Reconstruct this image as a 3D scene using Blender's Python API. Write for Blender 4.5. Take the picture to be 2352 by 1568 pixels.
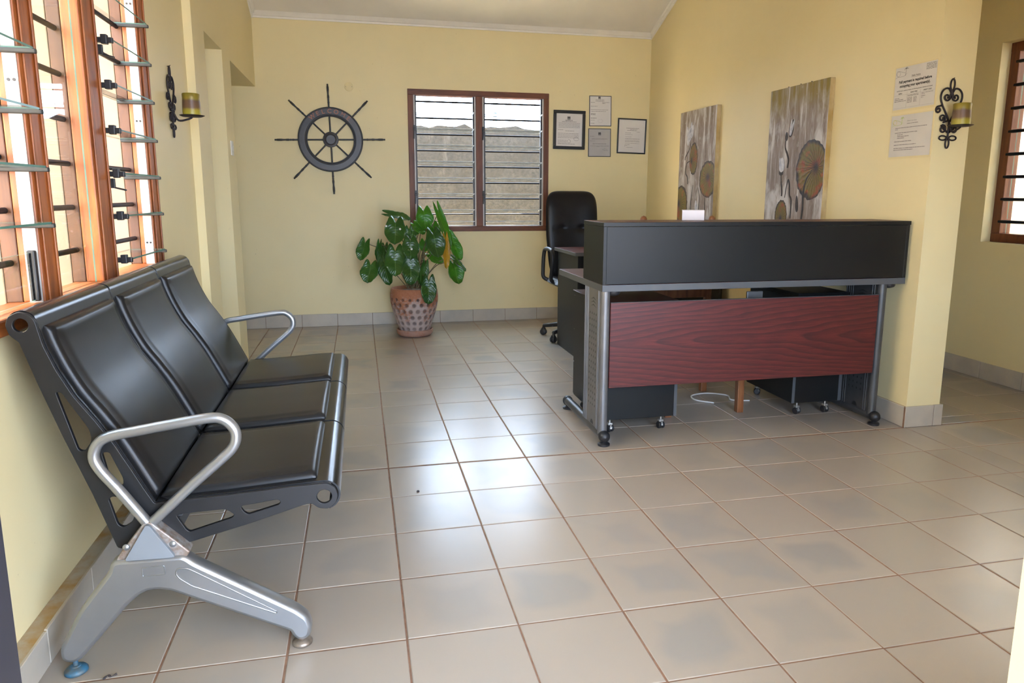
import bpy, bmesh, math, random
from mathutils import Vector, Matrix

random.seed(7)
for o in list(bpy.data.objects):
    bpy.data.objects.remove(o)
SC = bpy.context.scene
COL = SC.collection

# ------------------------------------------------------------------ camera
cam_d = bpy.data.cameras.new('camera')
cam_d.sensor_width = 36.0
cam_d.lens = 1659.94 / 2352 * 36.0
cam_d.shift_x = -37.63 / 2352
cam_d.shift_y = -47.06 / 2352
cam_d.clip_start = 0.05
cam_d.clip_end = 200
cam = bpy.data.objects.new('camera', cam_d)
COL.objects.link(cam)
yaw, pitch, roll = 0.2281, -0.1740, 0.0043
fwd = Vector((math.sin(yaw) * math.cos(pitch), math.cos(yaw) * math.cos(pitch), math.sin(pitch)))
rgt = Vector((math.cos(yaw), -math.sin(yaw), 0))
upv = rgt.cross(fwd)
r2 = rgt * math.cos(roll) + upv * math.sin(roll)
u2 = -rgt * math.sin(roll) + upv * math.cos(roll)
m = Matrix(((r2.x, u2.x, -fwd.x), (r2.y, u2.y, -fwd.y), (r2.z, u2.z, -fwd.z))).to_4x4()
cam.matrix_world = Matrix.Translation((-0.0904, -2.9165, 1.2581)) @ m
SC.camera = cam

# ------------------------------------------------------------------ world, sun, exposure
SKY = 8.5
SUN = 50.0
EXPOSURE = 1.52
wd = bpy.data.worlds.new('sky')
SC.world = wd
wd.use_nodes = True
bg = wd.node_tree.nodes['Background']
bg.inputs[0].default_value = (0.63, 0.77, 1.0, 1)
bg.inputs[1].default_value = SKY
sl = bpy.data.lights.new('sun', 'SUN')
sl.energy = SUN
sl.angle = math.radians(1.0)
sl.color = (1.0, 0.95, 0.87)
so = bpy.data.objects.new('sun', sl)
COL.objects.link(so)
so.rotation_euler = Vector((0.50, 0.28, 0.82)).to_track_quat('Z', 'Y').to_euler()
vs = SC.view_settings
vs.view_transform = 'Standard'
vs.look = 'None'
vs.exposure = EXPOSURE
vs.gamma = 1.0
vs.use_curve_mapping = False
cy = SC.cycles
cy.max_bounces, cy.diffuse_bounces, cy.glossy_bounces = 7, 5, 3
cy.transmission_bounces, cy.transparent_max_bounces = 4, 16
cy.caustics_reflective = cy.caustics_refractive = False
cy.use_adaptive_sampling = True
cy.adaptive_threshold = 0.12


def portal(loc, direction, sx, sy):
    """A light portal: guides sampling of the sky through an opening, gives no light of its own."""
    l = bpy.data.lights.new('sky_portal', 'AREA')
    l.shape = 'RECTANGLE'
    l.size, l.size_y = sx, sy
    l.cycles.is_portal = True
    o = bpy.data.objects.new('sky_portal', l)
    COL.objects.link(o)
    o.location = loc
    o.rotation_euler = Vector(direction).to_track_quat('-Z', 'Z').to_euler()
    return o


portal((0.165, -2.42, 1.22), (0, 1, 0), 1.17, 2.4)
portal((1.80, -2.42, 1.15), (0, 1, 0), 0.9, 1.4)
portal((-1.2, -0.22, 1.56), (1, 0, 0), 1.9, 1.3)
portal((1.07, 4.38, 1.55), (0, -1, 0), 1.3, 1.28)
portal((4.34, 0.62, 1.6), (-1, 0, 0), 1.3, 1.3)

# ------------------------------------------------------------------ node helpers and materials
MATS = {}


def newmat(name):
    mt = bpy.data.materials.new(name)
    mt.use_nodes = True
    nt = mt.node_tree
    return mt, nt, nt.nodes['Principled BSDF']


def nd(nt, typ, **kw):
    n = nt.nodes.new(typ)
    for k, v in kw.items():
        setattr(n, k, v)
    return n


def math_n(nt, op, a, b=None, clamp=False):
    n = nd(nt, 'ShaderNodeMath', operation=op)
    n.use_clamp = clamp
    for i, v in enumerate((a, b)):
        if v is None:
            continue
        if isinstance(v, (int, float)):
            n.inputs[i].default_value = v
        else:
            nt.links.new(v, n.inputs[i])
    return n.outputs[0]


def mix_n(nt, fac, a, b, blend='MIX'):
    n = nd(nt, 'ShaderNodeMix', data_type='RGBA', blend_type=blend)
    for sock, v in ((n.inputs[0], fac), (n.inputs[6], a), (n.inputs[7], b)):
        if isinstance(v, (int, float)):
            sock.default_value = v
        elif isinstance(v, tuple):
            sock.default_value = (*v, 1) if len(v) == 3 else v
        else:
            nt.links.new(v, sock)
    return n.outputs[2]


def coords(nt, scale=(1, 1, 1), rot=(0, 0, 0), kind='Object'):
    tc = nd(nt, 'ShaderNodeTexCoord')
    mp = nd(nt, 'ShaderNodeMapping')
    mp.inputs['Scale'].default_value = scale
    mp.inputs['Rotation'].default_value = rot
    nt.links.new(tc.outputs[kind], mp.inputs[0])
    return mp.outputs[0]


def noise_n(nt, vec, scale, detail=3, rough=0.55, dist=0.0):
    n = nd(nt, 'ShaderNodeTexNoise')
    n.inputs['Scale'].default_value = scale
    n.inputs['Detail'].default_value = detail
    n.inputs['Roughness'].default_value = rough
    n.inputs['Distortion'].default_value = dist
    nt.links.new(vec, n.inputs['Vector'])
    return n.outputs[0]


def ramp_n(nt, fac, stops):
    n = nd(nt, 'ShaderNodeValToRGB')
    el = n.color_ramp.elements
    while len(el) < len(stops):
        el.new(0.5)
    for e, (p, c) in zip(el, stops):
        e.position = p
        e.color = (*c, 1) if len(c) == 3 else c
    nt.links.new(fac, n.inputs[0])
    return n.outputs[0]


def maprange(nt, v, a, b, c=0.0, d=1.0):
    n = nd(nt, 'ShaderNodeMapRange')
    n.clamp = True
    nt.links.new(v, n.inputs[0])
    for i, x in enumerate((a, b, c, d)):
        n.inputs[i + 1].default_value = x
    return n.outputs[0]


def bump_n(nt, bsdf, height, strength, dist=0.002):
    b = nd(nt, 'ShaderNodeBump')
    b.inputs['Strength'].default_value = strength
    b.inputs['Distance'].default_value = dist
    nt.links.new(height, b.inputs['Height'])
    nt.links.new(b.outputs[0], bsdf.inputs['Normal'])


def simple(name, c1, c2=None, rough=0.5, metal=0.0, scale=8.0, stretch=(1, 1, 1), bump=0.0, bscale=None,
           spec=0.5, lo=0.35, hi=0.65, coat=0.0, rvar=0.0, bdist=0.002):
    if name in MATS:
        return MATS[name]
    mt, nt, b = newmat(name)
    c2 = c2 or tuple(x * 0.85 for x in c1)
    v = coords(nt, stretch)
    f = noise_n(nt, v, scale, 4)
    nt.links.new(mix_n(nt, maprange(nt, f, lo, hi), c1, c2), b.inputs['Base Color'])
    if rvar:
        nt.links.new(maprange(nt, f, lo, hi, rough - rvar, rough + rvar), b.inputs['Roughness'])
    else:
        b.inputs['Roughness'].default_value = rough
    b.inputs['Metallic'].default_value = metal
    b.inputs['Specular IOR Level'].default_value = spec
    if coat:
        b.inputs['Coat Weight'].default_value = coat
        b.inputs['Coat Roughness'].default_value = 0.15
    if bump:
        bump_n(nt, b, noise_n(nt, coords(nt), bscale or scale * 4, 3), bump, bdist)
    MATS[name] = mt
    return mt


def wood(name, c1, c2, c3, axis='Z', scale=6.0, rough=0.35, coat=0.0, dist=3.0):
    """Streaky wood: noise stretched along the grain axis with darker veins."""
    if name in MATS:
        return MATS[name]
    mt, nt, b = newmat(name)
    st = {'X': (0.12, 1, 1), 'Y': (1, 0.12, 1), 'Z': (1, 1, 0.12)}[axis]
    v = coords(nt, st)
    n1 = noise_n(nt, v, scale * 4, 6, 0.65, dist * 0.3)
    n2 = noise_n(nt, v, scale * 20, 3, 0.6, 0.5)
    c = ramp_n(nt, n1, [(0.3, c1), (0.5, c2), (0.72, c3)])
    c = mix_n(nt, math_n(nt, 'MULTIPLY', n2, 0.45), c, c3)
    nt.links.new(c, b.inputs['Base Color'])
    b.inputs['Roughness'].default_value = rough
    if coat:
        b.inputs['Coat Weight'].default_value = coat
        b.inputs['Coat Roughness'].default_value = 0.2
    bump_n(nt, b, n2, 0.15, 0.001)
    MATS[name] = mt
    return mt


def make_wall(name, c1, c2):
    mt, nt, b = newmat(name)
    v = coords(nt)
    f = noise_n(nt, v, 1.3, 5, 0.6)
    base = mix_n(nt, maprange(nt, f, 0.3, 0.7), c1, c2)
    sp = noise_n(nt, v, 55, 2, 0.5)
    base = mix_n(nt, maprange(nt, sp, 0.765, 0.79, 0.0, 0.35), base, (0.30, 0.22, 0.10))
    nt.links.new(base, b.inputs['Base Color'])
    b.inputs['Roughness'].default_value = 0.48
    b.inputs['Specular IOR Level'].default_value = 0.35
    h = math_n(nt, 'ADD', noise_n(nt, v, 14, 3), math_n(nt, 'MULTIPLY', noise_n(nt, v, 140, 2), 0.25))
    bump_n(nt, b, h, 0.22, 0.004)
    return mt


M_WALL = make_wall('cream_wall_paint', (0.80, 0.695, 0.41), (0.77, 0.66, 0.375))
M_CEIL = simple('ceiling_white', (0.84, 0.82, 0.79), (0.80, 0.78, 0.75), 0.7, scale=3, bump=0.1, bscale=60)
M_CORN = simple('cornice_white', (0.86, 0.84, 0.80), (0.82, 0.80, 0.76), 0.5, scale=10)


def make_tile():
    mt, nt, b = newmat('floor_tile_glaze')
    tc = nd(nt, 'ShaderNodeTexCoord')
    oi = nd(nt, 'ShaderNodeObjectInfo')
    sep = nd(nt, 'ShaderNodeSeparateXYZ')
    nt.links.new(tc.outputs['Object'], sep.inputs[0])
    off = nd(nt, 'ShaderNodeVectorMath', operation='ADD')
    comb = nd(nt, 'ShaderNodeCombineXYZ')
    r = math_n(nt, 'MULTIPLY', oi.outputs['Random'], 57.0)
    for i in range(3):
        nt.links.new(r, comb.inputs[i])
    nt.links.new(tc.outputs['Object'], off.inputs[0])
    nt.links.new(comb.outputs[0], off.inputs[1])
    vec = off.outputs[0]
    d = math_n(nt, 'MAXIMUM', math_n(nt, 'ABSOLUTE', sep.outputs[0]), math_n(nt, 'ABSOLUTE', sep.outputs[1]))
    d = math_n(nt, 'DIVIDE', d, 0.16)
    n = noise_n(nt, vec, 5.0, 1, 0.4)
    v = math_n(nt, 'ADD', math_n(nt, 'MULTIPLY', n, 1.5), math_n(nt, 'MULTIPLY', math_n(nt, 'SUBTRACT', 0.70, d), 1.1))
    stain = maprange(nt, v, 0.66, 1.08)
    w = nd(nt, 'ShaderNodeTexWhiteNoise', noise_dimensions='1D')
    nt.links.new(oi.outputs['Random'], w.inputs['W'])
    amt = maprange(nt, w.outputs[0], 0.15, 1.0, 0.05, 0.70)
    fac = math_n(nt, 'MULTIPLY', stain, amt)
    grain = noise_n(nt, coords(nt, (1, 1, 1)), 160, 2, 0.6)
    ca = mix_n(nt, oi.outputs['Random'], (0.405, 0.35, 0.295), (0.37, 0.32, 0.27))
    ca = mix_n(nt, maprange(nt, grain, 0.35, 0.65, 0, 0.10), ca, (0.36, 0.315, 0.265))
    c = mix_n(nt, fac, ca, (0.30, 0.285, 0.27))
    nt.links.new(c, b.inputs['Base Color'])
    b.inputs['Roughness'].default_value = 0.27
    b.inputs['Specular IOR Level'].default_value = 0.55
    bump_n(nt, b, noise_n(nt, vec, 3, 1), 0.04, 0.004)
    return mt


M_TILE = make_tile()
M_GROUT = simple('rust_brown_grout', (0.20, 0.105, 0.062), (0.27, 0.155, 0.10), 0.85, scale=25, bump=0.3, bscale=120)
M_SKIRT = simple('skirting_tile_glaze', (0.50, 0.45, 0.37), (0.43, 0.39, 0.33), 0.35, scale=7, bump=0.05)
M_SKIRTCAP = simple('stained_skirting_ledge', (0.46, 0.42, 0.34), (0.42, 0.26, 0.09), 0.8, scale=14, bump=0.4, bscale=90)

M_WOODL = wood('varnished_orange_wood', (0.50, 0.175, 0.048), (0.38, 0.115, 0.028), (0.16, 0.040, 0.011), 'Z', 5, 0.45)
M_WOODLY = wood('varnished_orange_wood_rail', (0.50, 0.175, 0.048), (0.38, 0.115, 0.028), (0.16, 0.040, 0.011), 'Y', 5, 0.45)
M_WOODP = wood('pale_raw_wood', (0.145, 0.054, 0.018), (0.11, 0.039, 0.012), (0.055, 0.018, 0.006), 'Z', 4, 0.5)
M_OUTFILL = simple('outside_view_cream', (0.265, 0.20, 0.135), (0.24, 0.18, 0.12), 0.6, scale=4)
M_WOODB = wood('red_brown_frame_wood', (0.22, 0.072, 0.026), (0.16, 0.048, 0.018), (0.07, 0.020, 0.009), 'Z', 6, 0.5)
M_WOODBX = wood('red_brown_rail_wood', (0.22, 0.072, 0.026), (0.16, 0.048, 0.018), (0.07, 0.020, 0.009), 'X', 6, 0.5)
M_STOOL = wood('chestnut_chair_wood', (0.36, 0.15, 0.055), (0.27, 0.10, 0.035), (0.13, 0.045, 0.018), 'Z', 7, 0.4)
M_ALU = simple('white_channel', (0.56, 0.56, 0.55), (0.50, 0.495, 0.48), 0.5, scale=14)
M_BLACKP = simple('black_plastic', (0.012, 0.012, 0.014), (0.02, 0.02, 0.022), 0.45, scale=20)
M_BARM = simple('painted_steel_bar', (0.006, 0.007, 0.010), (0.009, 0.010, 0.014), 0.5, scale=20, spec=0.2)
M_HOLDER = simple('grey_blade_holder', (0.035, 0.037, 0.036), (0.022, 0.024, 0.024), 0.5, scale=20)
M_NAVY = simple('dark_navy_steel', (0.012, 0.013, 0.022), (0.016, 0.017, 0.026), 0.5, scale=6)


def make_glass(name, tint, refl=1.0):
    mt = bpy.data.materials.new(name)
    mt.use_nodes = True
    nt = mt.node_tree
    nt.nodes.clear()
    out = nd(nt, 'ShaderNodeOutputMaterial')
    tr = nd(nt, 'ShaderNodeBsdfTransparent')
    tr.inputs[0].default_value = (*tint, 1)
    gl = nd(nt, 'ShaderNodeBsdfGlossy')
    gl.inputs['Roughness'].default_value = 0.02
    fr = nd(nt, 'ShaderNodeFresnel')
    fr.inputs[0].default_value = 1.45
    mx = nd(nt, 'ShaderNodeMixShader')
    geo = nd(nt, 'ShaderNodeNewGeometry')
    front = math_n(nt, 'SUBTRACT', 1.0, geo.outputs['Backfacing'])
    nt.links.new(math_n(nt, 'MULTIPLY', math_n(nt, 'MULTIPLY', fr.outputs[0], refl), front), mx.inputs[0])
    nt.links.new(tr.outputs[0], mx.inputs[1])
    nt.links.new(gl.outputs[0], mx.inputs[2])
    nt.links.new(mx.outputs[0], out.inputs[0])
    return mt


M_GLASS = make_glass('clear_glass', (0.95, 0.975, 0.965))
M_GEDGE, _nt, _b = newmat('green_glass_edge')
_b.inputs['Base Color'].default_value = (0.085, 0.22, 0.175, 1)
_b.inputs['Roughness'].default_value = 0.3
_b.inputs['Specular IOR Level'].default_value = 0.3

M_WEDGE = simple('painted_backlit_edge', (0.78, 0.82, 0.84), (0.72, 0.76, 0.78), 0.3)  # backlight on the blade edges painted as a near-white base colour
M_LEATHER = simple('black_leather', (0.009, 0.009, 0.010), (0.0125, 0.0125, 0.0135), 0.34, scale=5, bump=0.10, bscale=260, spec=0.27, bdist=0.001)
M_BPLATE = simple('black_painted_steel', (0.009, 0.0095, 0.011), (0.012, 0.0125, 0.0145), 0.42, scale=9, spec=0.38)
M_SHELL = simple('glossy_black_shell', (0.008, 0.0085, 0.010), (0.011, 0.0115, 0.013), 0.24, scale=9, spec=0.45)
M_SILVER = simple('silver_painted_metal', (0.33, 0.34, 0.35), (0.29, 0.30, 0.31), 0.34, 0.75, scale=6, bump=0.03)
M_CAP = simple('blue_grey_plastic', (0.185, 0.205, 0.23), (0.165, 0.185, 0.21), 0.55, 0.0, scale=5)
M_RUST = simple('rusty_steel', (0.20, 0.13, 0.09), (0.34, 0.33, 0.32), 0.55, 0.5, scale=45, bump=0.3)
M_FOOTM = simple('worn_bronze_foot', (0.16, 0.12, 0.09), (0.30, 0.25, 0.20), 0.4, 0.6, scale=40)
M_BLUE = simple('blue_paint_residue', (0.03, 0.17, 0.30), (0.10, 0.11, 0.10), 0.5, 0.2, scale=30)
M_CHAR = simple('charcoal_laminate', (0.0078, 0.0088, 0.0095), (0.0098, 0.011, 0.0115), 0.40, spec=0.32, scale=3, bump=0.06, bscale=180, bdist=0.001)
M_CHAREDGE = simple('slate_grey_edging', (0.085, 0.092, 0.10), (0.075, 0.08, 0.088), 0.42, scale=5)
M_GREYM = simple('grey_desk_metal', (0.20, 0.20, 0.205), (0.165, 0.165, 0.17), 0.4, 0.55, scale=9, bump=0.05)
M_GREYD = simple('dark_grey_desk_metal', (0.085, 0.088, 0.092), (0.065, 0.068, 0.07), 0.42, 0.4, scale=9)
M_CHROME = simple('castor_bracket_metal', (0.55, 0.54, 0.52), (0.42, 0.41, 0.40), 0.35, 0.7, scale=30)


def make_maroon(name, plane='XZ', cz=0.52):
    """Mahogany laminate with long horizontal grain and cathedral loops."""
    mt, nt, b = newmat(name)
    tc = nd(nt, 'ShaderNodeTexCoord')
    sep = nd(nt, 'ShaderNodeSeparateXYZ')
    nt.links.new(tc.outputs['Object'], sep.inputs[0])
    x = sep.outputs[0]
    z = sep.outputs[2] if plane == 'XZ' else sep.outputs[1]
    wob = noise_n(nt, coords(nt, (0.5, 1.0, 2.2)), 1.8, 3, 0.5, 0.3)
    zc = math_n(nt, 'SUBTRACT', z, cz)
    q = math_n(nt, 'SQRT', math_n(nt, 'ADD', math_n(nt, 'MULTIPLY', math_n(nt, 'MULTIPLY', zc, zc), 90.0), 0.04))
    f = math_n(nt, 'ADD', math_n(nt, 'ADD', q, math_n(nt, 'MULTIPLY', wob, 1.1)), math_n(nt, 'MULTIPLY', x, -0.85))
    ring = math_n(nt, 'FRACT', math_n(nt, 'MULTIPLY', f, 4.2))
    fine = noise_n(nt, coords(nt, (0.6, 10, 10)), 13, 5, 0.7, 0.2)
    c = ramp_n(nt, ring, [(0.0, (0.048, 0.013, 0.013)), (0.12, (0.138, 0.022, 0.0195)), (0.55, (0.108, 0.018, 0.0165)), (1.0, (0.060, 0.0145, 0.0145))])
    c = mix_n(nt, maprange(nt, fine, 0.38, 0.70, 0, 0.7), c, (0.036, 0.010, 0.010))
    nt.links.new(c, b.inputs['Base Color'])
    b.inputs['Roughness'].default_value = 0.42
    bump_n(nt, b, fine, 0.06, 0.001)
    return mt


M_MAROON = make_maroon('mahogany_laminate')
M_MAROONT = make_maroon('mahogany_laminate_top', 'XY', 0.7)
M_WHEEL = simple('black_wheel_paint', (0.014, 0.014, 0.016), (0.020, 0.020, 0.023), 0.36, scale=7)
M_WHEELF = simple('charcoal_wheel_face', (0.042, 0.041, 0.046), (0.032, 0.031, 0.035), 0.40, scale=9)
M_COPPER = simple('copper_lettering', (0.42, 0.155, 0.07), (0.33, 0.115, 0.055), 0.5, scale=40)
M_PAPER = simple('white_paper', (0.72, 0.70, 0.69), (0.66, 0.64, 0.63), 0.65, scale=4)
M_PAPERG = simple('grey_certificate_paper', (0.46, 0.45, 0.455), (0.42, 0.41, 0.415), 0.6, scale=6)
M_INK = simple('black_ink', (0.035, 0.033, 0.033), (0.045, 0.042, 0.042), 0.7)
M_INKG = simple('grey_ink', (0.20, 0.19, 0.19), (0.26, 0.25, 0.25), 0.7)
M_INKGREEN = simple('green_ink', (0.33, 0.52, 0.06), (0.40, 0.55, 0.10), 0.7)
M_INKYEL = simple('yellow_ink', (0.80, 0.60, 0.05), (0.75, 0.55, 0.08), 0.7)
M_LAMIN = make_glass('laminate_film', (0.985, 0.98, 0.965), 0.4)
M_FRAME = simple('black_picture_frame', (0.012, 0.0125, 0.014), (0.018, 0.018, 0.02), 0.35, scale=10)
M_FRAMEG = simple('dark_grey_thin_frame', (0.055, 0.06, 0.065), (0.045, 0.05, 0.055), 0.4, scale=10)
M_IRON = simple('wrought_iron', (0.018, 0.012, 0.014), (0.028, 0.02, 0.022), 0.55, 0.3, scale=40, bump=0.2)
M_SWITCH = simple('white_switch_plastic', (0.80, 0.78, 0.70), None, 0.4)
M_PLATEC = simple('painted_cover_plate', (0.78, 0.67, 0.38), (0.75, 0.64, 0.35), 0.5, scale=4)


def make_candle(name, z0, z1):
    mt, nt, b = newmat(name)
    tc = nd(nt, 'ShaderNodeTexCoord')
    sep = nd(nt, 'ShaderNodeSeparateXYZ')
    nt.links.new(tc.outputs['Object'], sep.inputs[0])
    wob = noise_n(nt, coords(nt), 30, 3)
    f = math_n(nt, 'ADD', maprange(nt, sep.outputs[2], z0, z1), math_n(nt, 'MULTIPLY', math_n(nt, 'SUBTRACT', wob, 0.5), 0.12))
    c = ramp_n(nt, f, [(0.0, (0.42, 0.36, 0.04)), (0.25, (0.36, 0.30, 0.035)), (0.36, (0.16, 0.09, 0.045)), (0.66, (0.13, 0.075, 0.05)), (0.78, (0.26, 0.20, 0.025)), (1.0, (0.22, 0.17, 0.02))])
    nt.links.new(c, b.inputs['Base Color'])
    b.inputs['Roughness'].default_value = 0.4
    b.inputs['Subsurface Weight'].default_value = 0.15
    b.inputs['Subsurface Radius'].default_value = (0.01, 0.008, 0.003)
    return mt


def make_leaf(name, c1, c2, cv, trans):
    mt, nt, b = newmat(name)
    uv = nd(nt, 'ShaderNodeUVMap')
    sep = nd(nt, 'ShaderNodeSeparateXYZ')
    nt.links.new(uv.outputs[0], sep.inputs[0])
    s = math_n(nt, 'ABSOLUTE', math_n(nt, 'SUBTRACT', sep.outputs[0], 0.5))
    vein = math_n(nt, 'FRACT', math_n(nt, 'MULTIPLY', math_n(nt, 'SUBTRACT', sep.outputs[1], math_n(nt, 'MULTIPLY', s, 0.55)), 11.0))
    vd = math_n(nt, 'ABSOLUTE', math_n(nt, 'SUBTRACT', vein, 0.5))
    vm = math_n(nt, 'MAXIMUM', maprange(nt, vd, 0.44, 0.5, 0, 0.35), maprange(nt, s, 0.012, 0.022, 1.0, 0.0))
    oi = nd(nt, 'ShaderNodeObjectInfo')
    base = mix_n(nt, oi.outputs['Random'], c1, c2)
    base = mix_n(nt, maprange(nt, noise_n(nt, coords(nt), 22, 3), 0.4, 0.7, 0, 0.4), base, c2)
    c = mix_n(nt, vm, base, cv)
    nt.links.new(c, b.inputs['Base Color'])
    b.inputs['Roughness'].default_value = 0.3
    b.inputs['Specular IOR Level'].default_value = 0.55
    bump_n(nt, b, math_n(nt, 'SUBTRACT', 0.5, vd), 0.55, 0.004)
    tl = nd(nt, 'ShaderNodeBsdfTranslucent')
    tcol = mix_n(nt, 0.45, c, (0.20, 0.50, 0.02))
    nt.links.new(tcol, tl.inputs[0])
    mx = nd(nt, 'ShaderNodeMixShader')
    mx.inputs[0].default_value = trans
    out = nt.nodes['Material Output']
    nt.links.new(b.outputs[0], mx.inputs[1])
    nt.links.new(tl.outputs[0], mx.inputs[2])
    nt.links.new(mx.outputs[0], out.inputs[0])
    return mt


M_LEAF = make_leaf('glossy_dark_leaf', (0.018, 0.075, 0.010), (0.032, 0.120, 0.012), (0.10, 0.22, 0.05), 0.18)
M_LEAFB = make_leaf('bright_green_leaf', (0.05, 0.20, 0.012), (0.07, 0.26, 0.015), (0.16, 0.34, 0.06), 0.4)
M_LEAFY = make_leaf('yellowed_leaf', (0.52, 0.27, 0.015), (0.60, 0.33, 0.02), (0.40, 0.22, 0.03), 0.25)
M_STEM = simple('brown_green_stem', (0.10, 0.085, 0.03), (0.16, 0.12, 0.05), 0.6, scale=20)
M_SOIL = simple('dry_soil', (0.06, 0.04, 0.028), (0.12, 0.08, 0.05), 0.95, scale=40, bump=0.6, bscale=80)


def make_terracotta(name, chalk):
    mt, nt, b = newmat(name)
    v = coords(nt)
    n1 = noise_n(nt, v, 7, 4, 0.6)
    n2 = noise_n(nt, v, 60, 3, 0.6)
    at = nd(nt, 'ShaderNodeAttribute', attribute_name='pit')
    c = mix_n(nt, maprange(nt, n2, 0.3, 0.7), (0.40, 0.165, 0.085), (0.33, 0.125, 0.06))
    tcz = nd(nt, 'ShaderNodeTexCoord')
    spz = nd(nt, 'ShaderNodeSeparateXYZ')
    nt.links.new(tcz.outputs['Object'], spz.inputs[0])
    salt = math_n(nt, 'ADD', math_n(nt, 'ADD', n1, math_n(nt, 'MULTIPLY', math_n(nt, 'SUBTRACT', n2, 0.5), 0.5)), maprange(nt, spz.outputs[2], 0.20, 0.42, 0.12, -0.22))
    c = mix_n(nt, math_n(nt, 'MULTIPLY', maprange(nt, salt, 0.40, 0.58), chalk), c, (0.44, 0.375, 0.35))
    c = mix_n(nt, math_n(nt, 'MULTIPLY', at.outputs['Fac'], maprange(nt, noise_n(nt, v, 4.5, 2), 0.35, 0.6, 0.45, 0.9)), c, (0.07, 0.045, 0.038))
    nt.links.new(c, b.inputs['Base Color'])
    b.inputs['Roughness'].default_value = 0.85
    bump_n(nt, b, n2, 0.25, 0.003)
    return mt


M_POT = make_terracotta('chalky_terracotta', 0.85)
M_SAUCER = make_terracotta('orange_terracotta', 0.35)


def make_concrete(name):
    mt, nt, b = newmat(name)
    v = coords(nt)
    n1 = noise_n(nt, v, 2.2, 6, 0.7)
    n2 = noise_n(nt, v, 26, 8, 0.85)
    n3 = noise_n(nt, coords(nt, (1, 1, 0.25)), 3.0, 5, 0.7)
    c = mix_n(nt, maprange(nt, n2, 0.32, 0.66), (0.0015, 0.0015, 0.0014), (0.042, 0.039, 0.033))
    c = mix_n(nt, maprange(nt, n1, 0.42, 0.62, 0, 0.5), c, (0.010, 0.0085, 0.006))
    c = mix_n(nt, maprange(nt, n3, 0.60, 0.68, 0, 0.7), c, (0.06, 0.055, 0.048))
    nt.links.new(c, b.inputs['Base Color'])
    b.inputs['Roughness'].default_value = 0.95
    bump_n(nt, b, n2, 0.8, 0.01)
    return mt


M_CONC = make_concrete('weathered_concrete')
M_EXT = simple('exterior_cream_render', (0.72, 0.60, 0.46), (0.68, 0.56, 0.42), 0.8, scale=2, bump=0.2, bscale=60)
M_EXTL = simple('neighbour_cream_render', (0.60, 0.505, 0.385), (0.56, 0.47, 0.355), 0.8, scale=2, bump=0.2, bscale=60)
M_GROUND = simple('sandy_ground', (0.34, 0.27, 0.19), (0.26, 0.20, 0.14), 0.95, scale=3, bump=0.4, bscale=40)
M_ROOFOUT = simple('outside_roof_sheet', (0.30, 0.29, 0.28), (0.25, 0.24, 0.23), 0.7, scale=3)
M_POLE = simple('blue_grey_pole', (0.16, 0.27, 0.36), (0.12, 0.2, 0.28), 0.5, scale=10)
M_CARD = simple('white_carton', (0.66, 0.62, 0.63), (0.62, 0.58, 0.59), 0.55, scale=6)
M_CABLE = simple('white_cable', (0.75, 0.75, 0.72), None, 0.5)
M_TWIG = simple('dark_twig', (0.03, 0.024, 0.03), (0.06, 0.045, 0.04), 0.8, scale=60)


# ------------------------------------------------------------------ mesh helpers
def finish(o, parent=None):
    COL.objects.link(o)
    if parent is not None:
        o.parent = parent
        if parent.type == 'EMPTY':
            o.matrix_parent_inverse = Matrix.Translation(-parent.location)
    return o


def tag(o, label=None, cat=None, group=None, kind=None):
    for k, v in (('label', label), ('category', cat), ('group', group), ('kind', kind)):
        if v:
            o[k] = v
    return o


def thing(name, label, cat, loc, group=None, kind=None):
    o = bpy.data.objects.new(name, None)
    o.empty_display_size = 0.05
    o.location = loc
    COL.objects.link(o)
    return tag(o, label, cat, group, kind)


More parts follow.
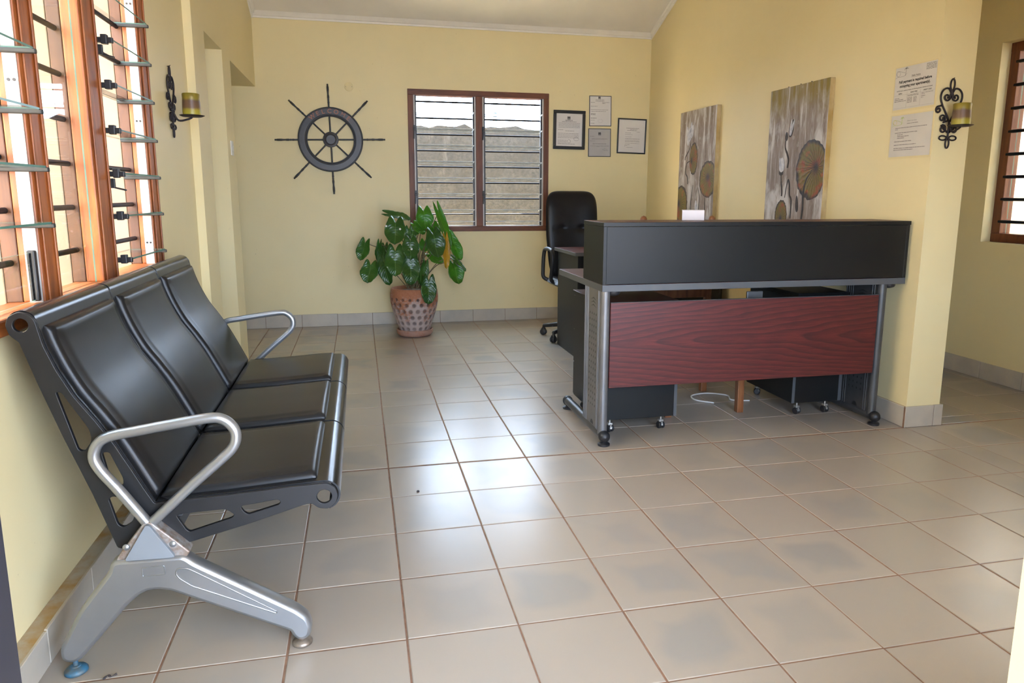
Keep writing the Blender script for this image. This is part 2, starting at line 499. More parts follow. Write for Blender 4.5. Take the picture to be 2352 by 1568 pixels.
class MB:
    def __init__(self):
        self.v, self.f, self.mi = [], [], []

    def add(self, verts, faces, mi=0):
        b = len(self.v)
        self.v += [tuple(p) for p in verts]
        self.f += [tuple(i + b for i in f) for f in faces]
        self.mi += [mi] * len(faces)
        return self

    def box(self, x0, x1, y0, y1, z0, z1, mi=0):
        vs_ = [(x0, y0, z0), (x1, y0, z0), (x1, y1, z0), (x0, y1, z0), (x0, y0, z1), (x1, y0, z1), (x1, y1, z1), (x0, y1, z1)]
        return self.add(vs_, [(0, 3, 2, 1), (4, 5, 6, 7), (0, 1, 5, 4), (1, 2, 6, 5), (2, 3, 7, 6), (3, 0, 4, 7)], mi)

    def obox(self, c, ax, ay, az, mi=0):
        """Box about c with half-axis vectors."""
        c, ax, ay, az = map(Vector, (c, ax, ay, az))
        vs_ = [c + sx * ax + sy * ay + sz * az for sz in (-1, 1) for sx, sy in ((-1, -1), (1, -1), (1, 1), (-1, 1))]
        return self.add(vs_, [(0, 3, 2, 1), (4, 5, 6, 7), (0, 1, 5, 4), (1, 2, 6, 5), (2, 3, 7, 6), (3, 0, 4, 7)], mi)

    def tube(self, pts, r, seg=10, closed=False, cap=True, mi=0):
        pts = [Vector(p) for p in pts]
        n = len(pts)
        rs = r if isinstance(r, (list, tuple)) else [r] * n
        rings = []
        up = None
        for i, p in enumerate(pts):
            a = pts[(i - 1) % n] if (closed or i > 0) else p
            c = pts[(i + 1) % n] if (closed or i < n - 1) else p
            t = (c - a)
            t = t.normalized() if t.length > 1e-9 else Vector((0, 0, 1))
            if up is None:
                up = Vector((0, 0, 1)) if abs(t.z) < 0.9 else Vector((1, 0, 0))
            s = t.cross(up)
            if s.length < 1e-6:
                s = t.cross(Vector((0, 1, 0)))
            s.normalize()
            up = s.cross(t).normalized()
            rings.append([p + rs[i] * (math.cos(k * 2 * math.pi / seg) * s + math.sin(k * 2 * math.pi / seg) * up) for k in range(seg)])
        vs_ = [q for rg in rings for q in rg]
        fs = []
        for i in range(n if closed else n - 1):
            j = (i + 1) % n
            for k in range(seg):
                l = (k + 1) % seg
                fs.append((i * seg + k, i * seg + l, j * seg + l, j * seg + k))
        if cap and not closed:
            fs.append(tuple(reversed(range(seg))))
            fs.append(tuple((n - 1) * seg + k for k in range(seg)))
        return self.add(vs_, fs, mi)

    def lathe(self, c, prof, seg=24, axis='Z', mi=0, caps=True):
        """Revolve (radius, height) pairs about an axis through c."""
        c = Vector(c)
        vs_, fs = [], []
        n = len(prof)
        for k in range(seg):
            a = 2 * math.pi * k / seg
            ca, sa = math.cos(a), math.sin(a)
            for r, h in prof:
                if axis == 'Z':
                    vs_.append(c + Vector((r * ca, r * sa, h)))
                elif axis == 'Y':
                    vs_.append(c + Vector((r * ca, h, -r * sa)))
                else:
                    vs_.append(c + Vector((h, r * ca, r * sa)))
        for k in range(seg):
            l = (k + 1) % seg
            for i in range(n - 1):
                fs.append((k * n + i, l * n + i, l * n + i + 1, k * n + i + 1))
        if caps and prof[0][0] > 1e-6:
            fs.append(tuple(k * n for k in reversed(range(seg))))
        if caps and prof[-1][0] > 1e-6:
            fs.append(tuple(k * n + n - 1 for k in range(seg)))
        return self.add(vs_, fs, mi)

    def prism(self, poly, d0, d1, axis='Y', mi=0):
        """Extrude a 2D polygon along an axis: Y -> (x,z), X -> (y,z), Z -> (x,y)."""
        def P(a, b, d):
            return {'Y': (a, d, b), 'X': (d, a, b), 'Z': (a, b, d)}[axis]
        n = len(poly)
        vs_ = [P(a, b, d0) for a, b in poly] + [P(a, b, d1) for a, b in poly]
        fs = [tuple(range(n)), tuple(reversed(range(n, 2 * n)))]
        for i in range(n):
            j = (i + 1) % n
            fs.append((i, i + n, j + n, j))
        return self.add(vs_, fs, mi)

    def mesh(self, name, mats, smooth=None, weld=False):
        me = bpy.data.meshes.new(name)
        me.from_pydata(self.v, [], self.f)
        for mt in (mats if isinstance(mats, (list, tuple)) else [mats]):
            me.materials.append(mt)
        me.polygons.foreach_set('material_index', self.mi)
        bm = bmesh.new()
        bm.from_mesh(me)
        if weld:
            bmesh.ops.remove_doubles(bm, verts=bm.verts, dist=1e-5)
        bmesh.ops.recalc_face_normals(bm, faces=bm.faces)
        bm.to_mesh(me)
        bm.free()
        if smooth is not None:
            me.shade_smooth()
            if smooth < 179:
                me.set_sharp_from_angle(angle=math.radians(smooth))
        me.update()
        return me

    def build(self, name, mats, parent=None, smooth=None, bevel=0.0, seg=2, weld=False):
        o = bpy.data.objects.new(name, self.mesh(name, mats, smooth, weld))
        if bevel:
            bv = o.modifiers.new('bevel', 'BEVEL')
            bv.width = bevel
            bv.segments = seg
            bv.limit_method = 'ANGLE'
            bv.angle_limit = math.radians(40)
        return finish(o, parent)


def spline(pts, n=6, closed=False):
    """Catmull-Rom through 2D or 3D points."""
    P = [Vector(p) for p in pts]
    out = []
    N = len(P)
    rng = range(N) if closed else range(N - 1)
    for i in rng:
        p0 = P[(i - 1) % N] if (closed or i > 0) else P[0]
        p1, p2 = P[i], P[(i + 1) % N]
        p3 = P[(i + 2) % N] if (closed or i + 2 < N) else P[-1]
        for k in range(n):
            t = k / n
            out.append(0.5 * ((2 * p1) + (p2 - p0) * t + (2 * p0 - 5 * p1 + 4 * p2 - p3) * t * t + (3 * p1 - p0 - 3 * p2 + p3) * t ** 3))
    if not closed:
        out.append(P[-1].copy())
    return out


def rounded(poly, r=0.012, n=4):
    """Round the corners of a 2D polygon."""
    out = []
    N = len(poly)
    for i in range(N):
        p = Vector(poly[i][:2])
        a, b = Vector(poly[i - 1][:2]), Vector(poly[(i + 1) % N][:2])
        da, db = (a - p), (b - p)
        d = min(r, da.length * 0.48, db.length * 0.48)
        pa, pb = p + da.normalized() * d, p + db.normalized() * d
        for k in range(n + 1):
            t = k / n
            out.append((1 - t) ** 2 * pa + 2 * t * (1 - t) * p + t * t * pb)
    return [(q.x, q.y) for q in out]


def circle2(cx, cy, r, n=24):
    return [(cx + r * math.cos(2 * math.pi * k / n), cy + r * math.sin(2 * math.pi * k / n)) for k in range(n)]


def plate_mesh(name, loops, depth, bevel=0.0):
    """Flat plate (outline loop + hole loops in 2D) of the given thickness, lying in local XY, centred on z=0."""
    cu = bpy.data.curves.new(name, 'CURVE')
    cu.dimensions = '2D'
    cu.fill_mode = 'BOTH'
    cu.extrude = depth / 2 - bevel
    cu.bevel_depth = bevel
    cu.bevel_resolution = 1
    for lp in loops:
        sp = cu.splines.new('POLY')
        sp.points.add(len(lp) - 1)
        for q, (a, b) in zip(sp.points, lp):
            q.co = (a, b, 0, 1)
        sp.use_cyclic_u = True
    ob = bpy.data.objects.new(name, cu)
    me = bpy.data.meshes.new_from_object(ob)
    bpy.data.objects.remove(ob)
    bpy.data.curves.remove(cu)
    return me


def plate_xz(name, loops, y, depth, mt, parent, bevel=0.0):
    me = plate_mesh(name, loops, depth, bevel)
    me.transform(Matrix(((1, 0, 0, 0), (0, 0, -1, y), (0, 1, 0, 0), (0, 0, 0, 1))))
    me.materials.clear()
    me.materials.append(mt)
    me.name = name
    return finish(bpy.data.objects.new(name, me), parent)


def text_mesh(body, size, align='CENTER', depth=0.0, bold=0.0, space=1.0):
    cu = bpy.data.curves.new('lettering', 'FONT')
    cu.body = body
    cu.size = size
    cu.align_x = align
    cu.align_y = 'CENTER'
    cu.extrude = depth
    cu.offset = bold
    cu.space_character = space
    cu.resolution_u = 3
    ob = bpy.data.objects.new('lettering', cu)
    me = bpy.data.meshes.new_from_object(ob)
    bpy.data.objects.remove(ob)
    bpy.data.curves.remove(cu)
    return me


def slab(name, axis, d0, d1, a0, a1, b0, b1, holes, mt, parent=None, extra=None):
    """Wall slab normal to an axis with rectangular holes (a0,a1,b0,b1); extra = polygon prisms joined on top."""
    As = sorted({a0, a1, *[h[i] for h in holes for i in (0, 1)]})
    Bs = sorted({b0, b1, *[h[i] for h in holes for i in (2, 3)]})
    As = [a for a in As if a0 <= a <= a1]
    Bs = [b for b in Bs if b0 <= b <= b1]

    def solid(i, j):
        if i < 0 or j < 0 or i >= len(As) - 1 or j >= len(Bs) - 1:
            return False
        ca, cb = (As[i] + As[i + 1]) / 2, (Bs[j] + Bs[j + 1]) / 2
        return not any(h[0] < ca < h[1] and h[2] < cb < h[3] for h in holes)

    def P(a, b, d):
        return {'Y': (a, d, b), 'X': (d, a, b), 'Z': (a, b, d)}[axis]
    mb = MB()
    for i in range(len(As) - 1):
        for j in range(len(Bs) - 1):
            if not solid(i, j):
                continue
            x0, x1, z0, z1 = As[i], As[i + 1], Bs[j], Bs[j + 1]
            for d in (d0, d1):
                mb.add([P(x0, z0, d), P(x1, z0, d), P(x1, z1, d), P(x0, z1, d)], [(0, 1, 2, 3)])
            for di, dj, q in ((-1, 0, ((x0, z0), (x0, z1))), (1, 0, ((x1, z0), (x1, z1))), (0, -1, ((x0, z0), (x1, z0))), (0, 1, ((x0, z1), (x1, z1)))):
                if not solid(i + di, j + dj):
                    (p, r_), (s, t) = q
                    mb.add([P(p, r_, d0), P(s, t, d0), P(s, t, d1), P(p, r_, d1)], [(0, 1, 2, 3)])
    for poly in (extra or []):
        mb.prism(poly, d0, d1, axis)
    o = mb.build(name, mt, parent, weld=True)
    tag(o, kind='structure')
    return o


# ------------------------------------------------------------------ the room
TX, TY = 0.3276, 0.335          # floor tile pitch
YB, XL, XN, XP, XR = 4.171, -0.955, -1.0, 2.80, 4.11
YF = -2.20                       # inner face of the front wall
YRIDGE = 1.0


def ceil_z(y):
    return 2.80 + 0.40 * (YB - y) if y >= YRIDGE else 2.80 + 0.40 * (YB - YRIDGE) - 0.396 * (YRIDGE - y)


def gable(y0, y1, zb):
    pts = [(y0, zb), (y1, zb), (y1, ceil_z(y1) + 0.02)]
    if y0 < YRIDGE < y1:
        pts.append((YRIDGE, ceil_z(YRIDGE) + 0.02))
    pts.append((y0, ceil_z(y0) + 0.02))
    return pts


WIN1 = (0.385, 1.75, 0.895, 2.22)
wall_back = slab('wall_back', 'Y', YB, YB + 0.22, -2.3, 4.35, -0.1, 2.83, [WIN1], M_WALL)
tag(wall_back, 'cream yellow back wall with the louvre window and ship wheel', 'wall')
WIN2 = (-1.25, 0.80, 0.895, 2.26)
w = slab('wall_left', 'X', XN - 0.2, XN, -2.42, 1.60, -0.1, 2.5, [WIN2], M_WALL, extra=[gable(-2.42, 1.60, 2.5)])
tag(w, 'cream wall holding the tall wooden louvre window behind the bench', 'wall')
w = slab('wall_left_passage', 'X', XL - 0.24, XL, 1.60, YB, -0.1, 2.5, [(1.93, 2.52, -0.2, 2.205), (2.84, YB + 1, -0.2, 2.19)], M_WALL, extra=[gable(1.60, YB, 2.5)])
tag(w, 'cream wall with two tall openings beside the wall switch', 'wall')
w = slab('wall_passage', 'X', -2.30, -2.15, 1.2, YB, -0.1, 2.9, [], M_WALL)
tag(w, 'cream wall of the side passage seen through the openings', 'wall')
w = slab('wall_passage_end', 'Y', 1.40, 1.60, -2.30, XN - 0.2, -0.1, 2.9, [], M_WALL)
tag(w, 'cream end wall of the side passage', 'wall')
w = slab('wall_partition', 'X', XP, XP + 0.215, 0.345, YB, -0.1, 2.5, [], M_WALL, extra=[gable(0.345, YB, 2.5)])
tag(w, 'cream partition wall with the two canvases and paper notices', 'wall')
WIN3 = (-0.05, 1.289, 0.945, 2.26)
w = slab('wall_right', 'X', XR, XR + 0.22, -2.42, YB, -0.1, 2.5, [WIN3], M_WALL, extra=[gable(-2.42, YB, 2.5)])
tag(w, 'shaded cream wall of the side room with the barred window', 'wall')
w = slab('wall_front', 'Y', YF - 0.2, YF, XN - 0.2, XR + 0.22, -0.1, 2.83, [(-0.48, 0.75, -0.2, 2.45), (1.35, 2.25, 0.45, 1.85)], M_WALL)
tag(w, 'cream front wall around the entrance doorway', 'wall')

cl = MB()
for poly in ([(-4.1, 2.36), (-2.95, ceil_z(-2.95)), (YRIDGE, ceil_z(YRIDGE)), (YRIDGE, ceil_z(YRIDGE) + 0.08), (-2.95, ceil_z(-2.95) + 0.08), (-4.1, 2.44)],  # unseen front eave added to cut skylight on the near floor
             [(YRIDGE, ceil_z(YRIDGE)), (4.75, ceil_z(4.75)), (4.75, ceil_z(4.75) + 0.08), (YRIDGE, ceil_z(YRIDGE) + 0.08)]):
    cl.prism(poly, -1.75, 4.85, 'X')
o = cl.build('ceiling', M_CEIL)
tag(o, 'white sloping ceiling above the reception', 'ceiling', kind='structure')
cl = MB().box(-2.32, XN - 0.2, 1.4, YB, 2.88, 2.96)
tag(cl.build('ceiling_passage', M_CEIL), 'white ceiling of the side passage', 'ceiling', kind='structure')

# cornice mouldings
def cornice_prof(z):
    return [(0.0, z), (0.012, z), (0.016, z + 0.014), (0.03, z + 0.018), (0.042, z + 0.034), (0.055, z + 0.042), (0.062, z + 0.054), (0.062, z + 0.07), (0.0, z + 0.07)]


mb = MB().prism([(YB - a, b) for a, b in cornice_prof(2.774)], XL, XP, 'X')
tag(mb.build('trim_1', M_CORN, smooth=30), 'white moulded cornice along the top of the back wall', 'cornice', kind='structure')


def slope_cornice(name, x, sgn, y0, label):
    mb_ = MB()
    pr_ = cornice_prof(-0.03)
    ends = []
    for y in (y0, YB):
        ends.append([(x + sgn * a, y, ceil_z(y) + b) for a, b in pr_])
    n = len(pr_)
    mb_.add(ends[0] + ends[1], [tuple(range(n)), tuple(range(n, 2 * n))] + [(i, (i + 1) % n, (i + 1) % n + n, i + n) for i in range(n)])
    tag(mb_.build(name, M_CORN, smooth=30), label, 'cornice', kind='structure')


slope_cornice('trim_2', XP, -1, YRIDGE, 'white cornice climbing along the top of the partition wall')
slope_cornice('trim_3', XL, 1, 1.60, 'white cornice climbing along the top of the passage wall')

# floor: grout bed with every tile as a piece of its own
floor = slab('floor', 'Z', -0.06, -0.0022, -2.3, XR + 0.2, -3.6, YB + 0.1, [], M_GROUT)
tag(floor, 'beige ceramic tile floor with rust brown grout lines', 'floor')
TILE_MESH = {}


def tile_mesh(wx, wy):
    k = (round(wx, 3), round(wy, 3))
    if k not in TILE_MESH:
        hx, hy, c = wx / 2, wy / 2, 0.0022
        vs_ = []
        for hx_, hy_, z in ((hx, hy, -0.008), (hx, hy, -c * 0.7), (hx - c, hy - c, 0.0)):
            vs_ += [(-hx_, -hy_, z), (hx_, -hy_, z), (hx_, hy_, z), (-hx_, hy_, z)]
        fs = [(8, 9, 10, 11)]
        for a in (0, 4):
            for i in range(4):
                j = (i + 1) % 4
                fs.append((a + i, a + j, a + 4 + j, a + 4 + i))
        TILE_MESH[k] = MB().add(vs_, fs).mesh('floor_tile', M_TILE)
    return TILE_MESH[k]


GR = 0.0055


def lay(x0, x1, y0, y1, ox=0.0, oy=0.0):
    c0, c1 = math.floor((x0 - ox) / TX), math.ceil((x1 - ox) / TX)
    r0, r1 = math.floor((y0 - oy) / TY), math.ceil((y1 - oy) / TY)
    for c in range(c0, c1):
        for r in range(r0, r1):
            a0, a1 = max(x0, c * TX + ox) + GR / 2, min(x1, (c + 1) * TX + ox) - GR / 2
            b0, b1 = max(y0, r * TY + oy) + GR / 2, min(y1, (r + 1) * TY + oy) - GR / 2
            if a1 - a0 < 0.02 or b1 - b0 < 0.02:
                continue
            t = bpy.data.objects.new('tile', tile_mesh(a1 - a0, b1 - b0))
            t.location = ((a0 + a1) / 2 + random.uniform(-0.0008, 0.0008), (b0 + b1) / 2 + random.uniform(-0.0008, 0.0008), random.uniform(-0.0006, 0.0002))
            finish(t, floor)


lay(XN, XP, -1.675, 0.345)
lay(XL, XP, 0.345, YB)
lay(XP, XR, -1.005, 0.345)
lay(XP + 0.22, XR, 0.345, 2.4, 0.10, 0.12)
mb = MB()
for a in ((XN, XR, -2.9, -1.675), (XP, XR, -1.675, -1.005), (-2.15, XL - 0.0, 1.6, YB), (XP + 0.22, XR, 2.4, YB)):
    x0, x1, y0, y1 = a
    if y1 < y0:
        y0, y1 = y1, y0
    x = x0
    while x < x1 - 0.03:
        y = y0
        while y < y1 - 0.03:
            mb.box(x + 0.003, min(x + TX, x1) - 0.003, y + 0.003, min(y + TY, y1) - 0.003, -0.006, 0.0)
            y += TY
        x += TX
tag(mb.build('tile_field', M_TILE, floor), kind='stuff')


# skirting tiles
def skirting(name, label, axis, fixed, sgn, a0, a1, off, h=0.118, th=0.014, cap=0.0):
    base = MB()
    lo, hi = sorted((fixed, fixed + sgn * (th - 0.003)))
    if axis == 'X':
        base.box(a0, a1, lo, hi, 0.0, h - 0.002)
    else:
        base.box(lo, hi, a0, a1, 0.0, h - 0.002)
    o_ = base.build(name, M_GROUT if not cap else M_SKIRTCAP)
    tag(o_, label, 'skirting', kind='structure')
    t = math.floor((a0 - off) / (TX if axis == 'X' else TY))
    p = TX if axis == 'X' else TY
    while off + t * p < a1 - 0.02:
        s, e = max(a0, off + t * p) + 0.0015, min(a1, off + (t + 1) * p) - 0.0015
        t += 1
        if e - s < 0.02:
            continue
        lo2, hi2 = sorted((fixed + sgn * (th - 0.009), fixed + sgn * th))
        hh = h + random.uniform(-0.002, 0.002)
        mb_ = MB().box(s, e, lo2, hi2, 0.0005, hh) if axis == 'X' else MB().box(lo2, hi2, s, e, 0.0005, hh)
        mb_.build('tile', M_SKIRT, o_, bevel=0.0015, seg=1)
    return o_


skirting('baseboard_back', 'grey beige skirting tiles along the foot of the back wall', 'X', YB, -1, XL - 0.9, XP, 0.0)
skirting('baseboard_left', 'stained skirting tiles behind the waiting bench', 'Y', XN, 1, -2.2, 1.60, 0.10, h=0.10, th=0.054, cap=1)
skirting('baseboard_partition', 'skirting tiles along the partition wall under the canvases', 'Y', XP, -1, 0.345, YB, 0.0)
skirting('baseboard_pillar', 'skirting tiles wrapping the end of the partition wall', 'X', 0.345, -1, XP - 0.014, XP + 0.229, XP + 0.17 - TX)
skirting('baseboard_right', 'skirting tiles along the shaded side room wall', 'Y', XR, -1, -2.2, YB, 0.16)
skirting('baseboard_side_room', 'skirting tiles on the hidden face of the partition', 'Y', XP + 0.215, 1, 0.345, YB, 0.0)

# front doorway: dark steel post and leaf swung outward
d = thing('door_1', 'dark navy steel door standing open at the entrance', 'door', (-0.45, -2.3, 0), kind='structure')
MB().box(-0.479, -0.42, -2.32, -2.20, 0.0, 2.45).build('door_frame', M_NAVY, d, bevel=0.004)
MB().box(-0.475, -0.435, -3.25, -2.34, 0.02, 2.05).build('door_leaf', M_NAVY, d, bevel=0.004)
MB().tube([(-0.43, -3.15, 1.0), (-0.40, -3.15, 1.0), (-0.40, -3.03, 1.0)], 0.009, 10).build('door_handle', M_CHROME, d, smooth=40)

# ------------------------------------------------------------------ louvre windows
def glass_box(x0, x1, y0, y1, z0, z1, name, parent, edge_axis, edge=None):
    """Glass blade: clear faces, green cut edges."""
    mb_ = MB()
    mb_.box(x0, x1, y0, y1, z0, z1)
    # faces order: bottom, top, -y, +x, +y, -x
    if edge_axis == 'Z':
        mb_.mi = [0, 0, 1, 1, 1, 1]
    elif edge_axis == 'X':
        mb_.mi = [1, 1, 1, 0, 1, 0]
    else:
        mb_.mi = [1, 1, 0, 1, 0, 1]
    me = mb_.mesh(name, [M_GLASS, edge or M_GEDGE])
    return finish(bpy.data.objects.new(name, me), parent)


# back window
W1 = thing('window_1', 'two-bay glass louvre window with red brown frame in the back wall', 'window', (1.07, YB, 0.895), kind='structure')
x0, x1, z0, z1 = WIN1
fy0, fy1 = YB - 0.012, YB + 0.11
MB().box(x0, x1, fy0, fy1, z1 - 0.052, z1).build('frame_rail', M_WOODBX, W1, bevel=0.004)
MB().box(x0, x1, fy0, fy1, z0, z0 + 0.05).build('frame_rail', M_WOODBX, W1, bevel=0.004)
for a, b in ((x0, x0 + 0.052), (1.028, 1.092), (x1 - 0.052, x1)):
    MB().box(a, b, fy0 + 0.001, fy1 - 0.001, z0 + 0.049, z1 - 0.051).build('frame_post', M_WOODB, W1, bevel=0.004)
for a, b in ((x0 + 0.052, 1.028), (1.092, x1 - 0.052)):
    for s, e in ((a, a + 0.014), (b - 0.014, b)):
        MB().box(s, e, YB - 0.002, YB + 0.05, z0 + 0.05, z1 - 0.052).build('white_channel', M_ALU, W1, bevel=0.002)
    for s, e in ((a + 0.014, a + 0.028), (b - 0.028, b - 0.014)):
        MB().box(s, e, YB + 0.004, YB + 0.04, z0 + 0.055, z1 - 0.055).build('blade_channel', M_BLACKP, W1)
    MB().box(a + 0.014, b - 0.014, YB + 0.012, YB + 0.03, z0 + 0.05, z0 + 0.058).build('sill_strip', M_ALU, W1)
    for k in range(8):
        zb = 2.118 - 0.1516 * k
        MB().tube([(a + 0.002, YB + 0.082, zb), (b - 0.002, YB + 0.082, zb)], 0.0085, 8).build('security_bar', M_BARM, W1, smooth=40)
        zg = zb - 0.112 if k < 7 else 0.985
        mbg = glass_box(a + 0.028, b - 0.028, -0.07, 0.07, -0.003, 0.003, 'louvre_blade', W1, 'Z', M_WEDGE)
        mbg.matrix_parent_inverse = Matrix.Translation(-W1.location)
        mbg.location = (0, YB + 0.0, zg)
        mbg.rotation_euler = (math.radians(-7), 0, 0)
    for zc in (1.86, 1.255):
        h = MB().box(a - 0.006, a + 0.022, YB - 0.028, YB + 0.004, zc - 0.02, zc + 0.03)
        h.obox((a + 0.002, YB - 0.03, zc - 0.045), (0.006, 0, 0), (0, 0.006, 0.002), (0.003, 0, 0.05))
        h.build('opening_lever', M_BLACKP, W1, bevel=0.002)

# left window
W2 = thing('window_2', 'tall varnished wooden louvre window behind the waiting bench', 'window', (XN, -0.22, 0.895), kind='structure')
FX0, FX1 = XN - 0.098, XN + 0.004
POSTS = ((-1.25, -1.12), (-0.55, -0.42), (-0.04, 0.127), (0.66, 0.80))
MB().box(FX0, FX1 + 0.022, -1.25, 0.80, 0.895, 0.940).build('sill_rail', M_WOODLY, W2, bevel=0.006)
MB().box(FX0, FX1, -1.25, 0.80, 2.2, 2.26).build('head_rail', M_WOODLY, W2, bevel=0.004)
for i, (a, b) in enumerate(POSTS):
    MB().box(XN - 0.055, FX1, a + 0.0005, b - 0.0005, 0.939, 2.201).build('frame_post', M_WOODL, W2, bevel=0.005)
    MB().box(FX0, XN - 0.056, a + 0.002, b - 0.002, 0.939, 2.201).build('outer_post', M_WOODP, W2, bevel=0.003)
    MB().box(XN - 0.165, FX0 - 0.001, a + 0.002, b - 0.002, 0.895, 2.26).build('outside_view_board', M_OUTFILL, W2, bevel=0.003)  # added board, coloured as the bright cream view outside the window
    mo = MB()
    for yy in ((a + 0.018, a + 0.03), (b - 0.032, b - 0.02)):
        mo.box(FX1, FX1 + 0.007, yy[0], yy[1], 0.939, 2.201)
    mo.build('moulding', M_WOODL, W2, bevel=0.003)
BLZ = [1.962, 1.803, 1.644, 1.482, 1.323, 1.165, 1.000]
for bay, (a, b) in enumerate(((-1.12, -0.55), (0.127, 0.66))):
    for s, e, io in ((b - 0.004, b, 1), (a, a + 0.004, -1)):
        ch = MB().box(XN - 0.036, XN - 0.002, s, e, 0.94, 2.2).build('white_channel', M_ALU, W2)
        yy = s - 0.0006 if io == 1 else e + 0.0006
        for zc in (1.565, 1.035, 2.05):
            dots = MB()  # black discs stand in for the dark holes in the channel
            for dx in (-0.026, -0.012):
                dots.lathe((XN + dx, yy, zc), [(0.0045, -0.0006), (0.0045, 0.0006)], 10, 'Y')
            dots.build('screw_or_hole_dot', M_BLACKP, ch)
    for k, zc in enumerate(BLZ):
        if bay == 0 and k == 6:
            glass_box(XN - 0.019, XN - 0.013, a + 0.02, b - 0.022, 0.948, 1.085, 'louvre_blade', W2, 'X')
            for yy in (a + 0.004, b - 0.022):
                MB().box(XN - 0.026, XN - 0.004, yy, yy + 0.018, 0.945, 1.092).build('blade_holder', M_BLACKP, W2, bevel=0.004)
            continue
        g = glass_box(XN - 0.098, XN + 0.048, a + 0.018, b - 0.016, zc + 0.002, zc + 0.008, 'louvre_blade', W2, 'Z')
        MB().box(XN - 0.095, XN + 0.054, b - 0.022, b - 0.005, zc - 0.009, zc + 0.004).build('blade_holder', M_HOLDER, W2, bevel=0.003)
        hh = MB().box(XN - 0.03, XN + 0.052, a + 0.005, a + 0.024, zc - 0.008, zc + 0.012)
        hh.box(XN + 0.012, XN + 0.034, a + 0.004, a + 0.028, zc - 0.012, zc + 0.022)
        hh.build('blade_clip', M_BLACKP, W2, bevel=0.003)
        if k in (1, 4):
            lv = MB().box(XN + 0.0, XN + 0.016, a + 0.006, a + 0.020, zc - 0.05, zc - 0.014)
            lv.obox((XN + 0.03, a + 0.012, zc - 0.052), (0.024, 0, -0.006), (0, 0.003, 0), (0.001, 0, 0.003))
            lv.build('opening_lever', M_BLACKP, W2, bevel=0.002)
glass_box(XN - 0.026, XN - 0.021, -0.42, -0.04, 0.94, 2.2, 'fixed_pane', W2, 'X')
for (a, b) in ((-1.12, -0.55), (-0.42, -0.04), (0.127, 0.66)):
    for k in range(8):
        zc = 2.105 - 0.150 * k
        MB().tube([(XN - 0.075, a + 0.003, zc), (XN - 0.075, b - 0.003, zc)], 0.0095, 10).build('security_bar', M_BARM, W2, smooth=40)

# right window
W3 = thing('window_3', 'brown wooden window with black bars in the shaded side room', 'window', (XR + 0.1, 0.62, 0.945), kind='structure')
a0, a1, b0, b1 = WIN3
fx0, fx1 = XR + 0.075, XR + 0.165
M_W3 = M_WOODB
MB().box(fx0, fx1, a0, a1, b0, b0 + 0.06).build('frame_rail', M_W3, W3, bevel=0.004)
MB().box(fx0, fx1, a0, a1, b1 - 0.06, b1).build('frame_rail', M_W3, W3, bevel=0.004)
for s, e in ((a0, a0 + 0.07), (0.58, 0.66), (a1 - 0.07, a1)):
    MB().box(fx0 + 0.001, fx1 - 0.001, s, e, b0 + 0.059, b1 - 0.059).build('frame_post', M_W3, W3, bevel=0.004)
for s, e in ((a0 + 0.07, 0.58), (0.66, a1 - 0.07)):
    for k in range(8):
        zc = 2.135 - 0.150 * k
        MB().tube([(fx0 + 0.008, s - 0.02, zc), (fx0 + 0.008, e + 0.02, zc)], 0.011, 8).build('security_bar', M_BARM, W3, smooth=40)
        g = glass_box(fx1 - 0.05, fx1 - 0.045, s + 0.01, e - 0.01, zc - 0.13, zc + 0.01, 'louvre_blade', W3, 'X')
    MB().box(fx1 - 0.05, fx1 - 0.03, s, s + 0.012, b0 + 0.06, b1 - 0.06).build('blade_channel', M_BLACKP, W3)

# unseen front window and frame, added to let in light (beside the entrance)
W4 = thing('window_added', 'unseen wooden framed window added for front light beside the entrance doorway', 'window', (1.80, YF - 0.1, 0.45), kind='structure')
for z_ in ((0.45, 0.50), (1.80, 1.85)):
    MB().box(1.35, 2.25, YF - 0.13, YF - 0.05, *z_).build('frame_rail', M_WOODBX, W4, bevel=0.004)
for x_ in ((1.35, 1.40), (1.78, 1.82), (2.20, 2.25)):
    MB().box(*x_, YF - 0.129, YF - 0.051, 0.499, 1.801).build('frame_post', M_WOODB, W4, bevel=0.004)

# ------------------------------------------------------------------ outside
o = slab('ground', 'Z', -0.3, -0.12, -9, 12, -12, 12, [], M_GROUND)
tag(o, 'sandy ground outside the building', 'ground')
bw = MB()
nx, nz = 60, 14
gv = []
for side in (0, 1):
    for j in range(nz + 1):
        for i in range(nx + 1):
            x = -1.5 + 6.5 * i / nx
            top = 2.07 + 0.035 * math.sin(i * 1.7) * math.sin(i * 0.63 + 1) + random.uniform(-0.018, 0.018)
            z = -0.12 + (top + 0.12) * j / nz
            y = 6.2 + side * 0.18 + (random.uniform(-0.008, 0.008) if side == 0 else 0)
            gv.append((x, y, z))
fs = []
W_ = nx + 1
N_ = W_ * (nz + 1)
for j in range(nz):
    for i in range(nx):
        a = j * W_ + i
        fs.append((a, a + 1, a + W_ + 1, a + W_))
        fs.append((N_ + a, N_ + a + W_, N_ + a + W_ + 1, N_ + a + 1))
for i in range(nx):
    a = nz * W_ + i
    fs.append((a, a + 1, N_ + a + 1, N_ + a))
for j in range(nz):
    for a in (j * W_, j * W_ + nx):
        fs.append((a, a + W_, N_ + a + W_, N_ + a))
bw.add(gv, fs)
tag(bw.build('boundary_wall', M_CONC, weld=False), 'weathered mottled concrete boundary wall outside the back window', 'wall', kind='structure')
pl = thing('street_pole', 'thin blue grey pole rising behind the concrete boundary wall', 'pole', (1.72, 6.9, -0.12))
MB().lathe((1.72, 6.9, -0.12), [(0.035, 0), (0.032, 2.0), (0.027, 4.6)], 12).build('shaft', M_POLE, pl, smooth=60)
